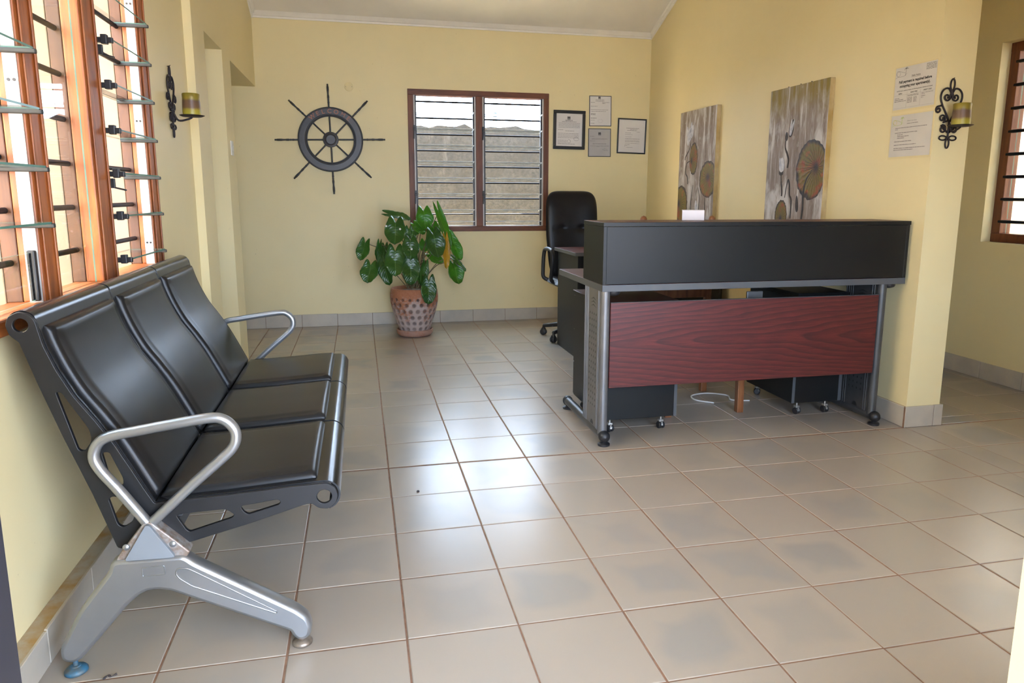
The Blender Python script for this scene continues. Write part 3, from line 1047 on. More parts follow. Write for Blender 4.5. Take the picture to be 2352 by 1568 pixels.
for zc in (2.33, 2.75):
    MB().box(1.67, 1.705, 6.87, 6.93, zc, zc + 0.09).build('bracket', M_POLE, pl, bevel=0.004)
w = slab('wall_outside', 'X', -3.4, -3.2, -5.5, 7.5, -0.12, 3.6, [(5.25, 6.6, 1.92, 2.32)], M_EXTL)
tag(w, 'cream rendered neighbouring wall seen through the wooden window', 'wall')
for k in range(2):
    mb = MB().box(-3.36, -3.24, 5.25, 6.6, 2.02 + 0.13 * k, 2.035 + 0.13 * k)
    mb.build('slat', M_EXT, w)
w = slab('wall_outside_side', 'X', 6.3, 6.5, -5.5, 7.5, -0.12, 3.2, [], M_EXT)
tag(w, 'pale rendered wall beyond the side room window', 'wall')
o = MB().box(4.34, 5.6, -3.4, 5.4, 2.72, 2.80).build('roof_canopy', M_ROOFOUT)
tag(o, 'covered walkway roof outside the side room window', 'roof', kind='structure')

w = slab('wall_light_block', 'X', -1.30, -1.15, -4.1, -2.42, -0.12, 2.3, [], M_EXT)  # unseen wall added to keep side light off the door jamb
tag(w, 'unseen rendered wall added to block side light at the entrance', 'wall')

# ------------------------------------------------------------------ waiting bench
BENCH_Y = (-0.93, -0.37, 0.19, 0.75)
B = thing('waiting_bench', 'three-seat black waiting bench with silver armrests under the wooden window', 'bench', (-0.55, -0.09, 0.0))
BC, FC = (-0.911, 0.935), (-0.213, 0.424)
# backrest/seat profile, from the back roll to the front roll
BACK = [(-0.885, 0.945), (-0.868, 0.88), (-0.845, 0.815), (-0.812, 0.745), (-0.770, 0.68), (-0.732, 0.615), (-0.700, 0.55), (-0.672, 0.49), (-0.652, 0.447)]
SEAT = [(-0.640, 0.443), (-0.56, 0.445), (-0.46, 0.449), (-0.36, 0.455), (-0.27, 0.460), (-0.232, 0.462)]


def arc2(c, r, a0, a1, n=9):
    return [(c[0] + r * math.cos(math.radians(a0 + (a1 - a0) * k / n)), c[1] + r * math.sin(math.radians(a0 + (a1 - a0) * k / n))) for k in range(n + 1)]


def sheet(path, y0, y1, th, name, mt, parent):
    """Bent steel sheet following a 2D path in XZ."""
    P = [Vector((a, b)) for a, b in path]
    nrm = []
    for i in range(len(P)):
        t = P[min(i + 1, len(P) - 1)] - P[max(i - 1, 0)]
        nrm.append(Vector((t.y, -t.x)).normalized())
    vs_, fs = [], []
    for p, q in zip(P, nrm):
        for y in (y0, y1):
            for s in (0, 1):
                r_ = p + q * (th * s)
                vs_.append((r_.x, y, r_.y))
    for i in range(len(P) - 1):
        a, b = i * 4, (i + 1) * 4
        fs += [(a, a + 2, b + 2, b), (a + 1, b + 1, b + 3, a + 3), (a, b, b + 1, a + 1), (a + 2, a + 3, b + 3, b + 2)]
    fs += [(0, 1, 3, 2), tuple((len(P) - 1) * 4 + k for k in (0, 2, 3, 1))]
    return MB().add(vs_, fs).build(name, mt, parent, smooth=35)


def pad(path, y0, y1, th, name, mt, parent, n=4, inset=0.02):
    """Cushion on a 2D path: puffed towards the upper/right side, edges tucked in like piping."""
    P = spline([(a, b) for a, b in path], n)
    L = [0.0]
    for i in range(1, len(P)):
        L.append(L[-1] + (P[i] - P[i - 1]).length)
    tot = L[-1]
    ny = 22
    vs_, fs = [], []
    cols = len(P)
    for j in range(ny + 1):
        v = j / ny
        # denser near the edges
        v = 0.5 - 0.5 * math.cos(math.pi * v)
        y = y0 + (y1 - y0) * v
        dy = min(y - y0, y1 - y)
        for i, p in enumerate(P):
            t = P[min(i + 1, cols - 1)] - P[max(i - 1, 0)]
            q = Vector((-t.y, t.x)).normalized()
            if q.y < 0:
                q = -q
            dl = min(L[i], tot - L[i])
            e = min(dy, dl)
            f = min(1.0, e / inset)
            h = th * (0.30 + 0.70 * math.sqrt(max(0.0, 1 - (1 - f) ** 2))) + 0.005 * math.sin(math.pi * min(1, dy / 0.20) / 2) - 0.003
            # shallow stitch groove just inside the rim
            h -= 0.0055 * math.exp(-((dy - 0.024) / 0.006) ** 2) * (1 if dl > 0.024 else 0)
            vs_.append((p.x + q.x * h, y, p.y + q.y * h))
    for j in range(ny):
        for i in range(cols - 1):
            a = j * cols + i
            fs.append((a, a + 1, a + cols + 1, a + cols))
    # close underneath
    b0 = len(vs_)
    ring = [i for i in range(cols)] + [j * cols + cols - 1 for j in range(1, ny + 1)] + [ny * cols + i for i in range(cols - 2, -1, -1)] + [j * cols for j in range(ny - 1, 0, -1)]
    for k in ring:
        j, i = divmod(k, cols)
        p = P[i]
        vs_.append((p.x, vs_[k][1], p.y))
    m_ = len(ring)
    for k in range(m_):
        l = (k + 1) % m_
        fs.append((ring[k], b0 + k, b0 + l, ring[l]))
    return MB().add(vs_, fs).build(name, mt, parent, smooth=60)


for k in range(3):
    y0, y1 = BENCH_Y[k] + 0.0065, BENCH_Y[k + 1] - 0.0065
    # backrest
    roll = arc2(BC, 0.030, 168, 40, 12)
    shell = sheet(roll + BACK, y0, y1, -0.005, 'backrest', M_SHELL, B)
    pad([(-0.879, 0.925)] + BACK[1:], y0 + 0.026, y1 - 0.026, 0.026, 'back_cushion', M_LEATHER, shell)
    roll2 = arc2(FC, 0.0385, 95, -75, 12)
    shell2 = sheet([(-0.652, 0.440)] + SEAT + roll2, y0, y1, -0.005, 'seat', M_SHELL, B)
    pad(SEAT, y0 + 0.026, y1 - 0.026, 0.026, 'seat_cushion', M_LEATHER, shell2)

# side plates (one at each end, two between the seats)
PLATE = [(-0.936, 0.911), (-0.917, 0.893), (-0.887, 0.786), (-0.844, 0.645), (-0.791, 0.488), (-0.744, 0.330), (-0.72, 0.326), (-0.572, 0.327),
         (-0.416, 0.365), (-0.262, 0.408), (-0.246, 0.408), (-0.230, 0.393), (-0.205, 0.388), (-0.184, 0.402), (-0.177, 0.424), (-0.184, 0.447), (-0.205, 0.461),
         (-0.30, 0.459), (-0.46, 0.450), (-0.648, 0.444), (-0.672, 0.492), (-0.700, 0.552), (-0.732, 0.617), (-0.770, 0.682), (-0.812, 0.747),
         (-0.845, 0.817), (-0.868, 0.882), (-0.880, 0.945), (-0.893, 0.962), (-0.914, 0.967), (-0.935, 0.957), (-0.943, 0.936)]
H1 = [(-0.852, 0.763), (-0.838, 0.763), (-0.782, 0.660), (-0.778, 0.630), (-0.799, 0.600), (-0.814, 0.605)]
H2 = [(-0.762, 0.597), (-0.742, 0.598), (-0.714, 0.521), (-0.716, 0.500), (-0.738, 0.500), (-0.752, 0.538)]
H3 = [(-0.757, 0.469), (-0.746, 0.476), (-0.696, 0.463), (-0.687, 0.446), (-0.702, 0.398), (-0.726, 0.384), (-0.740, 0.393)]
H4 = [(-0.598, 0.406), (-0.586, 0.411), (-0.471, 0.414), (-0.449, 0.395), (-0.455, 0.385), (-0.566, 0.355), (-0.575, 0.362)]
H5 = [(-0.438, 0.418), (-0.337, 0.429), (-0.327, 0.421), (-0.333, 0.411), (-0.415, 0.390), (-0.426, 0.397)]
plate0 = None
for k, y in enumerate(BENCH_Y):
    loops = [rounded(PLATE, 0.006, 2), circle2(*BC, 0.0185), circle2(*FC, 0.0215)] + [rounded(h, 0.012) for h in (H1, H2, H3, H4, H5)]
    if plate0 is None:
        plate0 = plate_xz('side_plate', loops, 0.0, 0.012, M_BPLATE, B, bevel=0.0015)
        plate0.location.y = y
    else:
        c = plate0.copy()
        finish(c, B)
        c.location.y = y
# beam under the seats
MB().box(-0.700, -0.610, -0.965, 0.785, 0.318, 0.368).build('beam', M_BPLATE, B, bevel=0.006)
MB().box(-0.62, -0.60, -0.86, 0.66, 0.372, 0.376).build('beam_strip', M_GREYM, B)
LEG = [(-0.742, 0.305), (-0.577, 0.301), (-0.557, 0.281), (-0.305, 0.109), (-0.279, 0.084), (-0.271, 0.057), (-0.277, 0.036), (-0.294, 0.033), (-0.304, 0.044),
       (-0.311, 0.062), (-0.567, 0.200), (-0.608, 0.223), (-0.642, 0.232), (-0.673, 0.232), (-0.700, 0.219), (-0.729, 0.194), (-0.821, 0.088), (-0.850, 0.056),
       (-0.865, 0.050), (-0.880, 0.056), (-0.881, 0.079), (-0.827, 0.180), (-0.773, 0.249), (-0.748, 0.281)]
ARM = [(-0.662, 0.405), (-0.719, 0.497), (-0.760, 0.560), (-0.771, 0.596), (-0.758, 0.629), (-0.729, 0.646), (-0.669, 0.655), (-0.576, 0.668), (-0.491, 0.678),
       (-0.457, 0.672), (-0.434, 0.648), (-0.429, 0.620), (-0.440, 0.592), (-0.472, 0.561), (-0.540, 0.503), (-0.648, 0.405)]
for s, ye in ((-1, BENCH_Y[0]), (1, BENCH_Y[3])):
    yl = ye + s * 0.028
    leg = plate_xz('leg_frame', [rounded(LEG, 0.010, 3)], yl, 0.050, M_SILVER, B, bevel=0.011)
    face = yl + s * 0.0255
    lp = [(-0.592, 0.278), (-0.567, 0.276), (-0.350, 0.122), (-0.352, 0.116), (-0.559, 0.223), (-0.590, 0.250), (-0.598, 0.266)]
    ridge = MB().tube([(a, face - s * 0.0015, b) for a, b in rounded(lp, 0.012, 3)], 0.0026, 6, closed=True)
    ridge.build('raised_rim', M_SILVER, leg, smooth=60)
    rc = [(-0.677, 0.290), (-0.623, 0.290), (-0.623, 0.266), (-0.677, 0.266)]
    MB().tube([(a, face - s * 0.001, b) for a, b in rounded(rc, 0.003, 2)], 0.0018, 6, closed=True).build('nameplate_rim', M_SILVER, leg, smooth=60)
    MB().prism([(-0.745, 0.300), (-0.735, 0.322), (-0.668, 0.408), (-0.648, 0.410), (-0.585, 0.345), (-0.560, 0.318), (-0.574, 0.298)], ye - 0.001 if s > 0 else ye - 0.045, ye + 0.045 if s > 0 else ye + 0.001, 'Y').build('joint_bracket', M_RUST, B, bevel=0.004)
    MB().prism(rounded([(-0.660, 0.407), (-0.651, 0.406), (-0.594, 0.311), (-0.717, 0.314)], 0.008, 3), min(ye + s * 0.04, ye + s * 0.056), max(ye + s * 0.04, ye + s * 0.056), 'Y').build('joint_cap', M_CAP, B, bevel=0.002)
    for bx, bz in ((-0.600, 0.345), (-0.712, 0.348)):
        MB().lathe((bx, ye + s * 0.046, bz), [(0.0, -0.004), (0.007, -0.003), (0.009, 0.0), (0.007, 0.003), (0.0, 0.004)], 12, 'Y').build('bolt', M_SILVER, B, smooth=60)
    pth = spline([(a, 0, b) for a, b in ARM], 5)
    MB().tube([(p.x, ye + s * 0.03, p.z) for p in pth], 0.0138, 14).build('armrest', M_SILVER, B, smooth=60)
    for fx, mt in ((-0.290, M_FOOTM), (-0.866, M_BLUE if s < 0 else M_FOOTM)):
        ft = MB().lathe((fx, yl, 0.0), [(0.025, 0.0), (0.0285, 0.003), (0.0285, 0.008), (0.024, 0.014), (0.012, 0.018), (0.012, 0.021), (0.006, 0.022), (0.006, 0.055), (0.0, 0.055)], 24)
        ft.build('glide_foot', mt, B, smooth=50)

# rust specks on the front leg ridge
rs = MB()
for k in range(46):
    t = random.random() ** 0.8
    x = -0.550 + t * 0.242
    z = 0.2765 - t * 0.165
    s_ = random.uniform(0.0012, 0.0034)
    rs.obox((x + 0.0004, BENCH_Y[0] - 0.028 + random.uniform(-0.014, 0.008), z + 0.0006), (0.826 * s_ * 1.6, 0, -0.564 * s_ * 1.6), (0, s_, 0), (0.564 * 0.0006, 0, 0.826 * 0.0006))
M_RUSTB = simple('brown_rust', (0.17, 0.075, 0.03), (0.11, 0.05, 0.025), 0.8, scale=60)
tag(rs.build('rust_specks', M_RUSTB, B), kind='stuff')

# ------------------------------------------------------------------ reception desk
D = thing('reception_desk', 'charcoal reception desk with raised counter and mahogany front panel', 'desk', (1.9, 0.8, 0.0))
DX0, DX1, DY0, DY1 = 1.055, 2.782, 0.42, 1.217
tp = MB().box(DX0, DX1, DY0, DY1, 0.786, 0.82)
tp.mi = [0, 1, 0, 0, 0, 0]
tp.build('desktop', [M_CHAREDGE, M_MAROONT], D, bevel=0.002)
# raised counter box
cb = MB().box(DX0 + 0.018, DX1 - 0.002, DY0 + 0.001, DY0 + 0.020, 0.822, 1.103)
cb.build('counter_front', M_CHAR, D, bevel=0.0012, seg=1)
for a, b in ((DX0, DX0 + 0.018), (DX1 - 0.02, DX1 - 0.002)):
    MB().box(a, b, DY0 - 0.001, DY0 + 0.315, 0.8205, 1.104).build('counter_side', M_CHAR, D, bevel=0.0012, seg=1)
ct = MB().box(DX0 - 0.001, DX1 + 0.002, DY0 - 0.003, DY0 + 0.318, 1.1042, 1.124)
ct.mi = [0, 1, 0, 0, 0, 0]
ct.build('counter_top', [M_CHAR, M_MAROONT], D, bevel=0.0012, seg=1)
MB().box(DX0 + 0.02, DX1 - 0.02, DY0 + 0.295, DY0 + 0.313, 0.8205, 0.92).build('counter_back', M_CHAR, D)
MB().box(DX0 + 0.02, DX1 - 0.02, DY0 + 0.022, DY0 + 0.295, 0.96, 0.975).build('counter_shelf', M_CHAR, D)
# modesty panel
MB().box(1.104, 2.634, DY0 + 0.010, DY0 + 0.026, 0.295, 0.728).build('modesty_panel', M_MAROON, D, bevel=0.0015, seg=1)
MB().box(1.104, 2.634, DY0 + 0.0085, DY0 + 0.027, 0.7285, 0.7305).build('panel_edging', M_CHAREDGE, D)


def desk_leg(xc, sgn):
    """Fluted leg column with a round front post, perforated cover plate, tubular foot with black caps."""
    lg = MB().tube([(xc, DY0 + 0.028, 0.05), (xc, DY0 + 0.028, 0.786)], 0.024, 20).build('leg', M_GREYM if sgn < 0 else M_GREYD, D, smooth=50)
    mt = M_GREYM if sgn < 0 else M_GREYD
    plm = MB()
    plm.box(xc - 0.017, xc + 0.017, DY0 + 0.045, DY0 + 0.30, 0.062, 0.786)
    plm.build('leg_cover', mt, lg, bevel=0.003)
    ribs = [DY0 + 0.058, DY0 + 0.075, DY0 + 0.235, DY0 + 0.252, DY0 + 0.270, DY0 + 0.288]
    for y in ribs:
        MB().box(xc - 0.0205, xc + 0.0205, y, y + 0.007, 0.064, 0.784).build('flute', mt, lg, bevel=0.002)
    pf = MB()
    for r in range(16):
        for c in range(4):
            y = DY0 + 0.105 + c * 0.033
            z = 0.17 + r * 0.032
            for s in (-1, 1):
                pf.box(xc + s * 0.0168 - 0.0006, xc + s * 0.0168 + 0.0006, y, y + 0.008, z, z + 0.011)
    tag(pf.build('perforations', M_BLACKP, lg), kind='stuff')
    for s in (-1, 1):
        for k in range(3):
            a = MB()
            a.prism([(DY0 + 0.11, 0.690 + k * 0.018), (DY0 + 0.155, 0.705 + k * 0.018), (DY0 + 0.20, 0.690 + k * 0.018), (DY0 + 0.155, 0.699 + k * 0.018)], xc + s * 0.0168 - 0.0006, xc + s * 0.0168 + 0.0006, 'X')
            a.build('vent_slot', M_BLACKP, lg)
        a = MB().prism([(DY0 + 0.15 + 0.022 * math.cos(t * math.pi / 10), 0.072 + 0.022 * math.sin(t * math.pi / 10)) for t in range(11)], xc + s * 0.0168 - 0.0006, xc + s * 0.0168 + 0.0006, 'X')
        a.build('cable_port', M_BLACKP, lg)
    ftm = MB().tube([(xc, DY0 - 0.004, 0.048), (xc, DY0 + 0.66, 0.048)], 0.0245, 18)
    ft = ftm.build('foot_tube', M_GREYD, lg, smooth=50)
    for y, dr in ((DY0 - 0.004, -1), (DY0 + 0.66, 1)):
        MB().lathe((xc, y, 0.048), [(0.0, -0.030 if dr < 0 else -0.012), (0.018, -0.026 if dr < 0 else -0.012), (0.028, -0.012), (0.030, 0.0), (0.028, 0.012), (0.018, 0.012 if dr < 0 else 0.026), (0.0, 0.012 if dr < 0 else 0.030)], 18, 'Y').build('foot_cap', M_BLACKP, ft, smooth=60)
        MB().lathe((xc, y - 0.004 * dr, 0.0), [(0.030, 0.0), (0.031, 0.004), (0.031, 0.010), (0.026, 0.014), (0.012, 0.016), (0.012, 0.03), (0.0, 0.03)], 20).build('glide', M_BLACKP, ft, smooth=50)
    MB().lathe((xc + 0.045 * (-sgn if sgn < 0 else 1), DY0 + 0.035, 0.768), [(0.012, -0.006), (0.028, 0.0), (0.033, 0.008), (0.033, 0.0178)], 18).build('spacer', M_BLACKP, lg, smooth=50)


desk_leg(1.080, -1)
desk_leg(2.662, 1)
MB().box(1.10, 2.64, DY0 + 0.30, DY0 + 0.335, 0.745, 0.785).build('cross_beam', M_GREYD, D, bevel=0.003)
MB().box(1.935, 2.03, 0.585, 0.60, 0.700, 0.745).build('bracket', M_GREYM, D, bevel=0.004)


# ------------------------------------------------------------------ drawer pedestals on castors
def castor(x, y, parent, rot=0.0, r=0.020):
    c = MB()
    c.box(x - 0.012, x + 0.012, y - 0.012, y + 0.014, 0.040, 0.052)
    c.tube([(x, y, 0.045), (x, y, 0.075)], 0.005, 8)
    o_ = c.build('castor', M_CHROME, parent, bevel=0.002)
    for s in (-1, 1):
        dx, dy = s * 0.011 * math.cos(rot), s * 0.011 * math.sin(rot)
        mbw = MB()
        ax = Vector((math.cos(rot), math.sin(rot), 0)) * 0.007
        rr = [(-1, r * 0.8), (-0.5, r), (0.5, r), (1, r * 0.8)]
        mbw.tube([(x + dx + ax.x * a, y + dy + ax.y * a, r + 0.0005) for a, _ in rr], [q for _, q in rr], 16)
        mbw.build('wheel', M_BLACKP, o_, smooth=40)
    hood = MB().prism([(y + 0.025 * math.cos(t * math.pi / 8), r + 0.003 + 0.025 * math.sin(t * math.pi / 8)) for t in range(9)], x - 0.004, x + 0.004, 'X')
    hood.build('hood', M_CHROME, o_)
    return o_


def pedestal(label, x0, x1, y0, y1, z1, top_mat):
    p = thing('drawer_pedestal', label, 'drawer unit', ((x0 + x1) / 2, (y0 + y1) / 2, 0.0), 'drawer pedestals under the reception desk')
    zb = 0.075
    body = MB()
    body.box(x0, x1, y0, y1 - 0.02, zb, z1 - 0.022)
    body.build('body', M_CHAR, p, bevel=0.002)
    for s, e in ((x0 - 0.001, x0 + 0.016), (x1 - 0.016, x1 + 0.001)):
        MB().box(s, e, y0 - 0.0015, y0 + 0.003, zb, z1 - 0.022).build('edge_strip', M_CHAREDGE, p)
    t_ = MB().box(x0 - 0.006, x1 + 0.006, y0 - 0.006, y1 + 0.004, z1 - 0.0215, z1)
    t_.mi = [0, 1, 0, 0, 0, 0]
    t_.build('top', [M_CHAR, top_mat], p, bevel=0.002)
    h = (z1 - 0.03 - zb) / 3
    for k in range(3):
        dz = zb + 0.004 + k * h
        dr = MB().box(x0 + 0.002, x1 - 0.002, y1 - 0.0195, y1, dz, dz + h - 0.006).build('drawer', M_CHAR, p, bevel=0.002)
        MB().box((x0 + x1) / 2 - 0.05, (x0 + x1) / 2 + 0.05, y1 + 0.0005, y1 + 0.012, dz + h - 0.05, dz + h - 0.04).build('handle', M_CHROME, dr, bevel=0.002)
    for i, (cx, cy) in enumerate(((x0 + 0.055, y0 + 0.03), (x1 - 0.075, y0 + 0.03), (x0 + 0.055, y1 - 0.06), (x1 - 0.06, y1 - 0.06))):
        castor(cx, cy, p, rot=(0.5, 0.15, 1.0, -0.6)[i])
    return p


pedestal('black drawer pedestal behind the near end of the mahogany panel, beside the grey fluted leg', 1.125, 1.548, 0.585, 1.135, 0.705, M_MAROONT)
pedestal('black drawer pedestal nearest the partition wall, under the far end of the desk', 2.300, 2.615, 0.66, 1.185, 0.715, M_CHAR)

# ------------------------------------------------------------------ wooden chair behind the counter
K = thing('wooden_chair', 'chestnut wooden chair with round finials tucked behind the reception counter', 'chair', (1.82, 1.03, 0.0))
cx0, cx1, cyf, cyr = 1.592, 2.045, 0.80, 1.264
for x, sx in ((cx0, -1), (cx1, 1)):
    MB().prism([(cyf - 0.022, 0.0), (cyf + 0.018, 0.0), (cyf + 0.028, 0.44), (cyf - 0.012, 0.44)], x - 0.020, x + 0.020, 'X').build('leg', M_STOOL, K, bevel=0.004)
    bl = MB().prism([(cyr - 0.02, 0.0), (cyr + 0.02, 0.0), (cyr + 0.02, 0.45), (cyr + 0.0, 1.095), (cyr - 0.035, 1.095), (cyr - 0.02, 0.45)], x - 0.020, x + 0.020, 'X').build('back_post', M_STOOL, K, bevel=0.005)
    MB().lathe((x, cyr - 0.018, 1.09), [(0.018, 0.0), (0.021, 0.010), (0.021, 0.022), (0.015, 0.035), (0.0, 0.041)], 16).build('finial', M_STOOL, bl, smooth=60)
    MB().box(x - 0.011, x + 0.011, cyf + 0.016, cyr - 0.018, 0.20, 0.235).build('stretcher', M_STOOL, K, bevel=0.003)
MB().box(cx0 - 0.03, cx1 + 0.03, cyf - 0.035, cyr + 0.012, 0.4405, 0.470).build('seat', M_STOOL, K, bevel=0.008)
for z in (0.62, 0.80, 0.97):
    MB().box(cx0 + 0.02, cx1 - 0.02, cyr - 0.022, cyr - 0.006, z, z + 0.06).build('back_slat', M_STOOL, K, bevel=0.004)

# white cable loop under the desk
pts = spline([(1.98, 0.98, 0.006), (1.90, 1.06, 0.006), (1.92, 1.16, 0.006), (2.04, 1.19, 0.006), (2.14, 1.12, 0.006), (2.12, 1.02, 0.006), (2.22, 0.98, 0.006)], 8)
tag(MB().tube(pts, 0.0045, 8).build('power_cable', M_CABLE, smooth=60), 'white cable lying in a loop on the floor under the desk', 'cable')

# small white carton on the counter
ca, sa = math.cos(math.radians(28)), math.sin(math.radians(28))
cb = thing('carton', 'small white cardboard carton standing on the raised counter', 'box', (1.635, 0.665, 1.124))
c0 = (1.635, 0.662, 1.1245 + 0.0265)
MB().obox(c0, (0.062 * ca, -0.062 * sa * 0.6, 0), (0.03 * sa, 0.036 * ca, 0), (0, 0, 0.026)).build('body', M_CARD, cb, bevel=0.0015)
MB().obox((c0[0] - 0.003, c0[1] - 0.002, c0[2] + 0.0268), (0.063 * ca, -0.063 * sa * 0.6, 0), (0.031 * sa, 0.037 * ca, 0), (0, 0, 0.0006)).build('flap', M_CARD, cb)

# ------------------------------------------------------------------ computer desk and office chair at the back
T = thing('computer_desk', 'dark side desk with mahogany top standing behind the counter', 'desk', (2.1, 2.6, 0.0))
t_ = MB().box(1.485, 2.76, 2.318, 2.925, 0.795, 0.822)
t_.mi = [0, 1, 0, 0, 0, 0]
t_.build('top', [M_CHAREDGE, M_MAROONT], T, bevel=0.002)
for a, b in ((1.513, 1.536), (2.70, 2.723)):
    MB().box(a, b, 2.335, 2.905, 0.0, 0.7945).build('side_panel', M_CHAR, T, bevel=0.002)
MB().box(1.5365, 2.6995, 2.345, 2.360, 0.25, 0.7945).build('back_panel', M_CHAR, T)

O = thing('office_chair', 'black padded office chair with tufted backrest behind the side desk', 'chair', (1.752, 3.14, 0.0))
OX, OY = 1.752, 3.14


def cushion_grid(fn, nu, nv, name, mt, parent, smooth=60):
    """Closed two-sided grid from fn(u, v, side) -> point."""
    vs_, fs = [], []
    for s in (0, 1):
        for j in range(nv + 1):
            for i in range(nu + 1):
                vs_.append(fn(i / nu * 2 - 1, j / nv * 2 - 1, s))
    W = nu + 1
    N = W * (nv + 1)
    for j in range(nv):
        for i in range(nu):
            a = j * W + i
            fs.append((a, a + 1, a + W + 1, a + W))
            fs.append((N + a, N + a + W, N + a + W + 1, N + a + 1))
    ring = [i for i in range(nu + 1)] + [j * W + nu for j in range(1, nv + 1)] + [nv * W + i for i in range(nu - 1, -1, -1)] + [j * W for j in range(nv - 1, 0, -1)]
    for k in range(len(ring)):
        a, b = ring[k], ring[(k + 1) % len(ring)]
        fs.append((a, N + a, N + b, b))
    return MB().add(vs_, fs).build(name, mt, parent, smooth=smooth)


def sq(u, v, p=5.0):
    """Map the unit square to a superellipse outline."""
    m_ = max(abs(u), abs(v))
    if m_ < 1e-6:
        return 0.0, 0.0
    n_ = (abs(u) ** p + abs(v) ** p) ** (1 / p)
    return u * m_ / n_, v * m_ / n_


def chair_back(u, v, s):
    m_ = max(abs(u), abs(v))
    a, b = sq(u, v, 6.0)
    wid = 0.238 * (1.0 - 0.10 * max(0, -b) + 0.0 * b)
    x = OX + a * wid
    z = 0.90 + b * 0.385
    y = OY + 0.20 + 0.045 * b + 0.03 * a * a * -1.0
    puff = 0.055 * math.sqrt(max(0.0, 1 - m_ ** 4))
    for tx, tz in ((-0.09, 0.96), (0.09, 0.96)):
        puff -= 0.012 * math.exp(-(((x - OX - tx) / 0.028) ** 2 + ((z - tz) / 0.028) ** 2))
    puff -= 0.004 * math.exp(-((z - 0.96) / 0.014) ** 2) * (1 if abs(x - OX) < 0.19 else 0)
    return (x, y - puff if s == 0 else y + 0.035 * math.sqrt(max(0.0, 1 - m_ ** 6)), z)


cushion_grid(chair_back, 40, 48, 'backrest', M_LEATHER, O)


def chair_seat(u, v, s):
    m_ = max(abs(u), abs(v))
    a, b = sq(u, v, 5)
    h = math.sqrt(max(0.0, 1 - m_ ** 4))
    return (OX + a * 0.25, OY - 0.02 + b * 0.245, 0.50 + (0.05 * h if s == 1 else -0.035 * h))


cushion_grid(chair_seat, 18, 18, 'seat', M_LEATHER, O)
for s in (-1, 1):
    x = OX + s * 0.265
    loop = [(x - s * 0.06, OY + 0.12, 0.50), (x, OY + 0.14, 0.53), (x + s * 0.005, OY + 0.15, 0.60), (x, OY + 0.14, 0.74), (x - s * 0.005, OY + 0.09, 0.785), (x, OY - 0.10, 0.79), (x, OY - 0.15, 0.765), (x, OY - 0.16, 0.70), (x, OY - 0.13, 0.60), (x - s * 0.01, OY - 0.08, 0.53), (x - s * 0.06, OY - 0.04, 0.495)]
    MB().tube(spline(loop, 5), 0.017, 12).build('armrest', M_BLACKP, O, smooth=60)
MB().lathe((OX, OY, 0.0), [(0.03, 0.10), (0.035, 0.13), (0.035, 0.20), (0.022, 0.21), (0.022, 0.44), (0.06, 0.455), (0.06, 0.47), (0.0, 0.47)], 20).build('gas_column', M_BLACKP, O, smooth=40)
for k in range(5):
    a = math.radians(215 + 72 * k)
    ex, ey = OX + 0.315 * math.cos(a), OY + 0.315 * math.sin(a)
    lg = MB().tube([(OX, OY, 0.125), ((OX + ex) / 2, (OY + ey) / 2, 0.11), (ex, ey, 0.085)], [0.026, 0.022, 0.016], 12).build('base_arm', M_BLACKP, O, smooth=60)
    cst = MB()
    for s in (-1, 1):
        px, py = -math.sin(a) * 0.013 * s, math.cos(a) * 0.013 * s
        tx, ty = -math.sin(a) * 0.009, math.cos(a) * 0.009
        cst.tube([(ex + px - tx, ey + py - ty, 0.0295), (ex + px - tx * 0.4, ey + py - ty * 0.4, 0.0295), (ex + px + tx * 0.4, ey + py + ty * 0.4, 0.0295), (ex + px + tx, ey + py + ty, 0.0295)], [0.024, 0.029, 0.029, 0.024], 18)
    cst.lathe((ex, ey, 0.04), [(0.02, 0.0), (0.022, 0.02), (0.012, 0.03), (0.008, 0.05)], 12)
    cst.build('castor', M_BLACKP, lg, smooth=50)

# ------------------------------------------------------------------ potted plant
PX, PY = 0.362, 3.56
P = thing('potted_plant', 'leafy green plant in a dimpled terracotta pot below the back window', 'plant', (PX, PY, 0.03))
seg, rows = 168, 84
prof = spline([(0.112, 0.0), (0.135, 0.03), (0.168, 0.12), (0.196, 0.21), (0.210, 0.29), (0.211, 0.345), (0.205, 0.385), (0.197, 0.40)], 12)
verts, pit = [], []
dims = []
for r_i, (zc, n_, off, rad) in enumerate(((0.045, 15, 0.0, 0.0165), (0.098, 17, 0.5, 0.0175), (0.152, 18, 0.0, 0.0185), (0.208, 19, 0.5, 0.019), (0.264, 19, 0.0, 0.0175), (0.312, 19, 0.5, 0.013))):
    for k in range(n_):
        dims.append((zc, 2 * math.pi * (k + off) / n_, rad))
for k in range(seg):
    a = 2 * math.pi * k / seg
    for p in prof:
        r_, h = p.x, p.y
        dd = 0.0
        for zc, ang, rad in dims:
            if abs(h - zc) > rad * 1.3:
                continue
            da = (a - ang + math.pi) % (2 * math.pi) - math.pi
            q = math.hypot(da * r_, h - zc) / rad
            if q < 1.25:
                dd = max(dd, min(1.0, max(0.0, (1.2 - q) / 0.4)))
        rr = r_ - 0.011 * dd
        verts.append((PX + rr * math.cos(a), PY + rr * math.sin(a), 0.03 + h))
        pit.append(dd)
n_ = len(prof)
fs = []
for k in range(seg):
    l = (k + 1) % seg
    for i in range(n_ - 1):
        fs.append((k * n_ + i, l * n_ + i, l * n_ + i + 1, k * n_ + i + 1))
fs.append(tuple(k * n_ for k in reversed(range(seg))))
inner = [(0.185, 0.402), (0.180, 0.39), (0.178, 0.34)]
b0 = len(verts)
for k in range(seg):
    a = 2 * math.pi * k / seg
    for r_, h in inner:
        verts.append((PX + r_ * math.cos(a), PY + r_ * math.sin(a), 0.03 + h))
        pit.append(0.0)
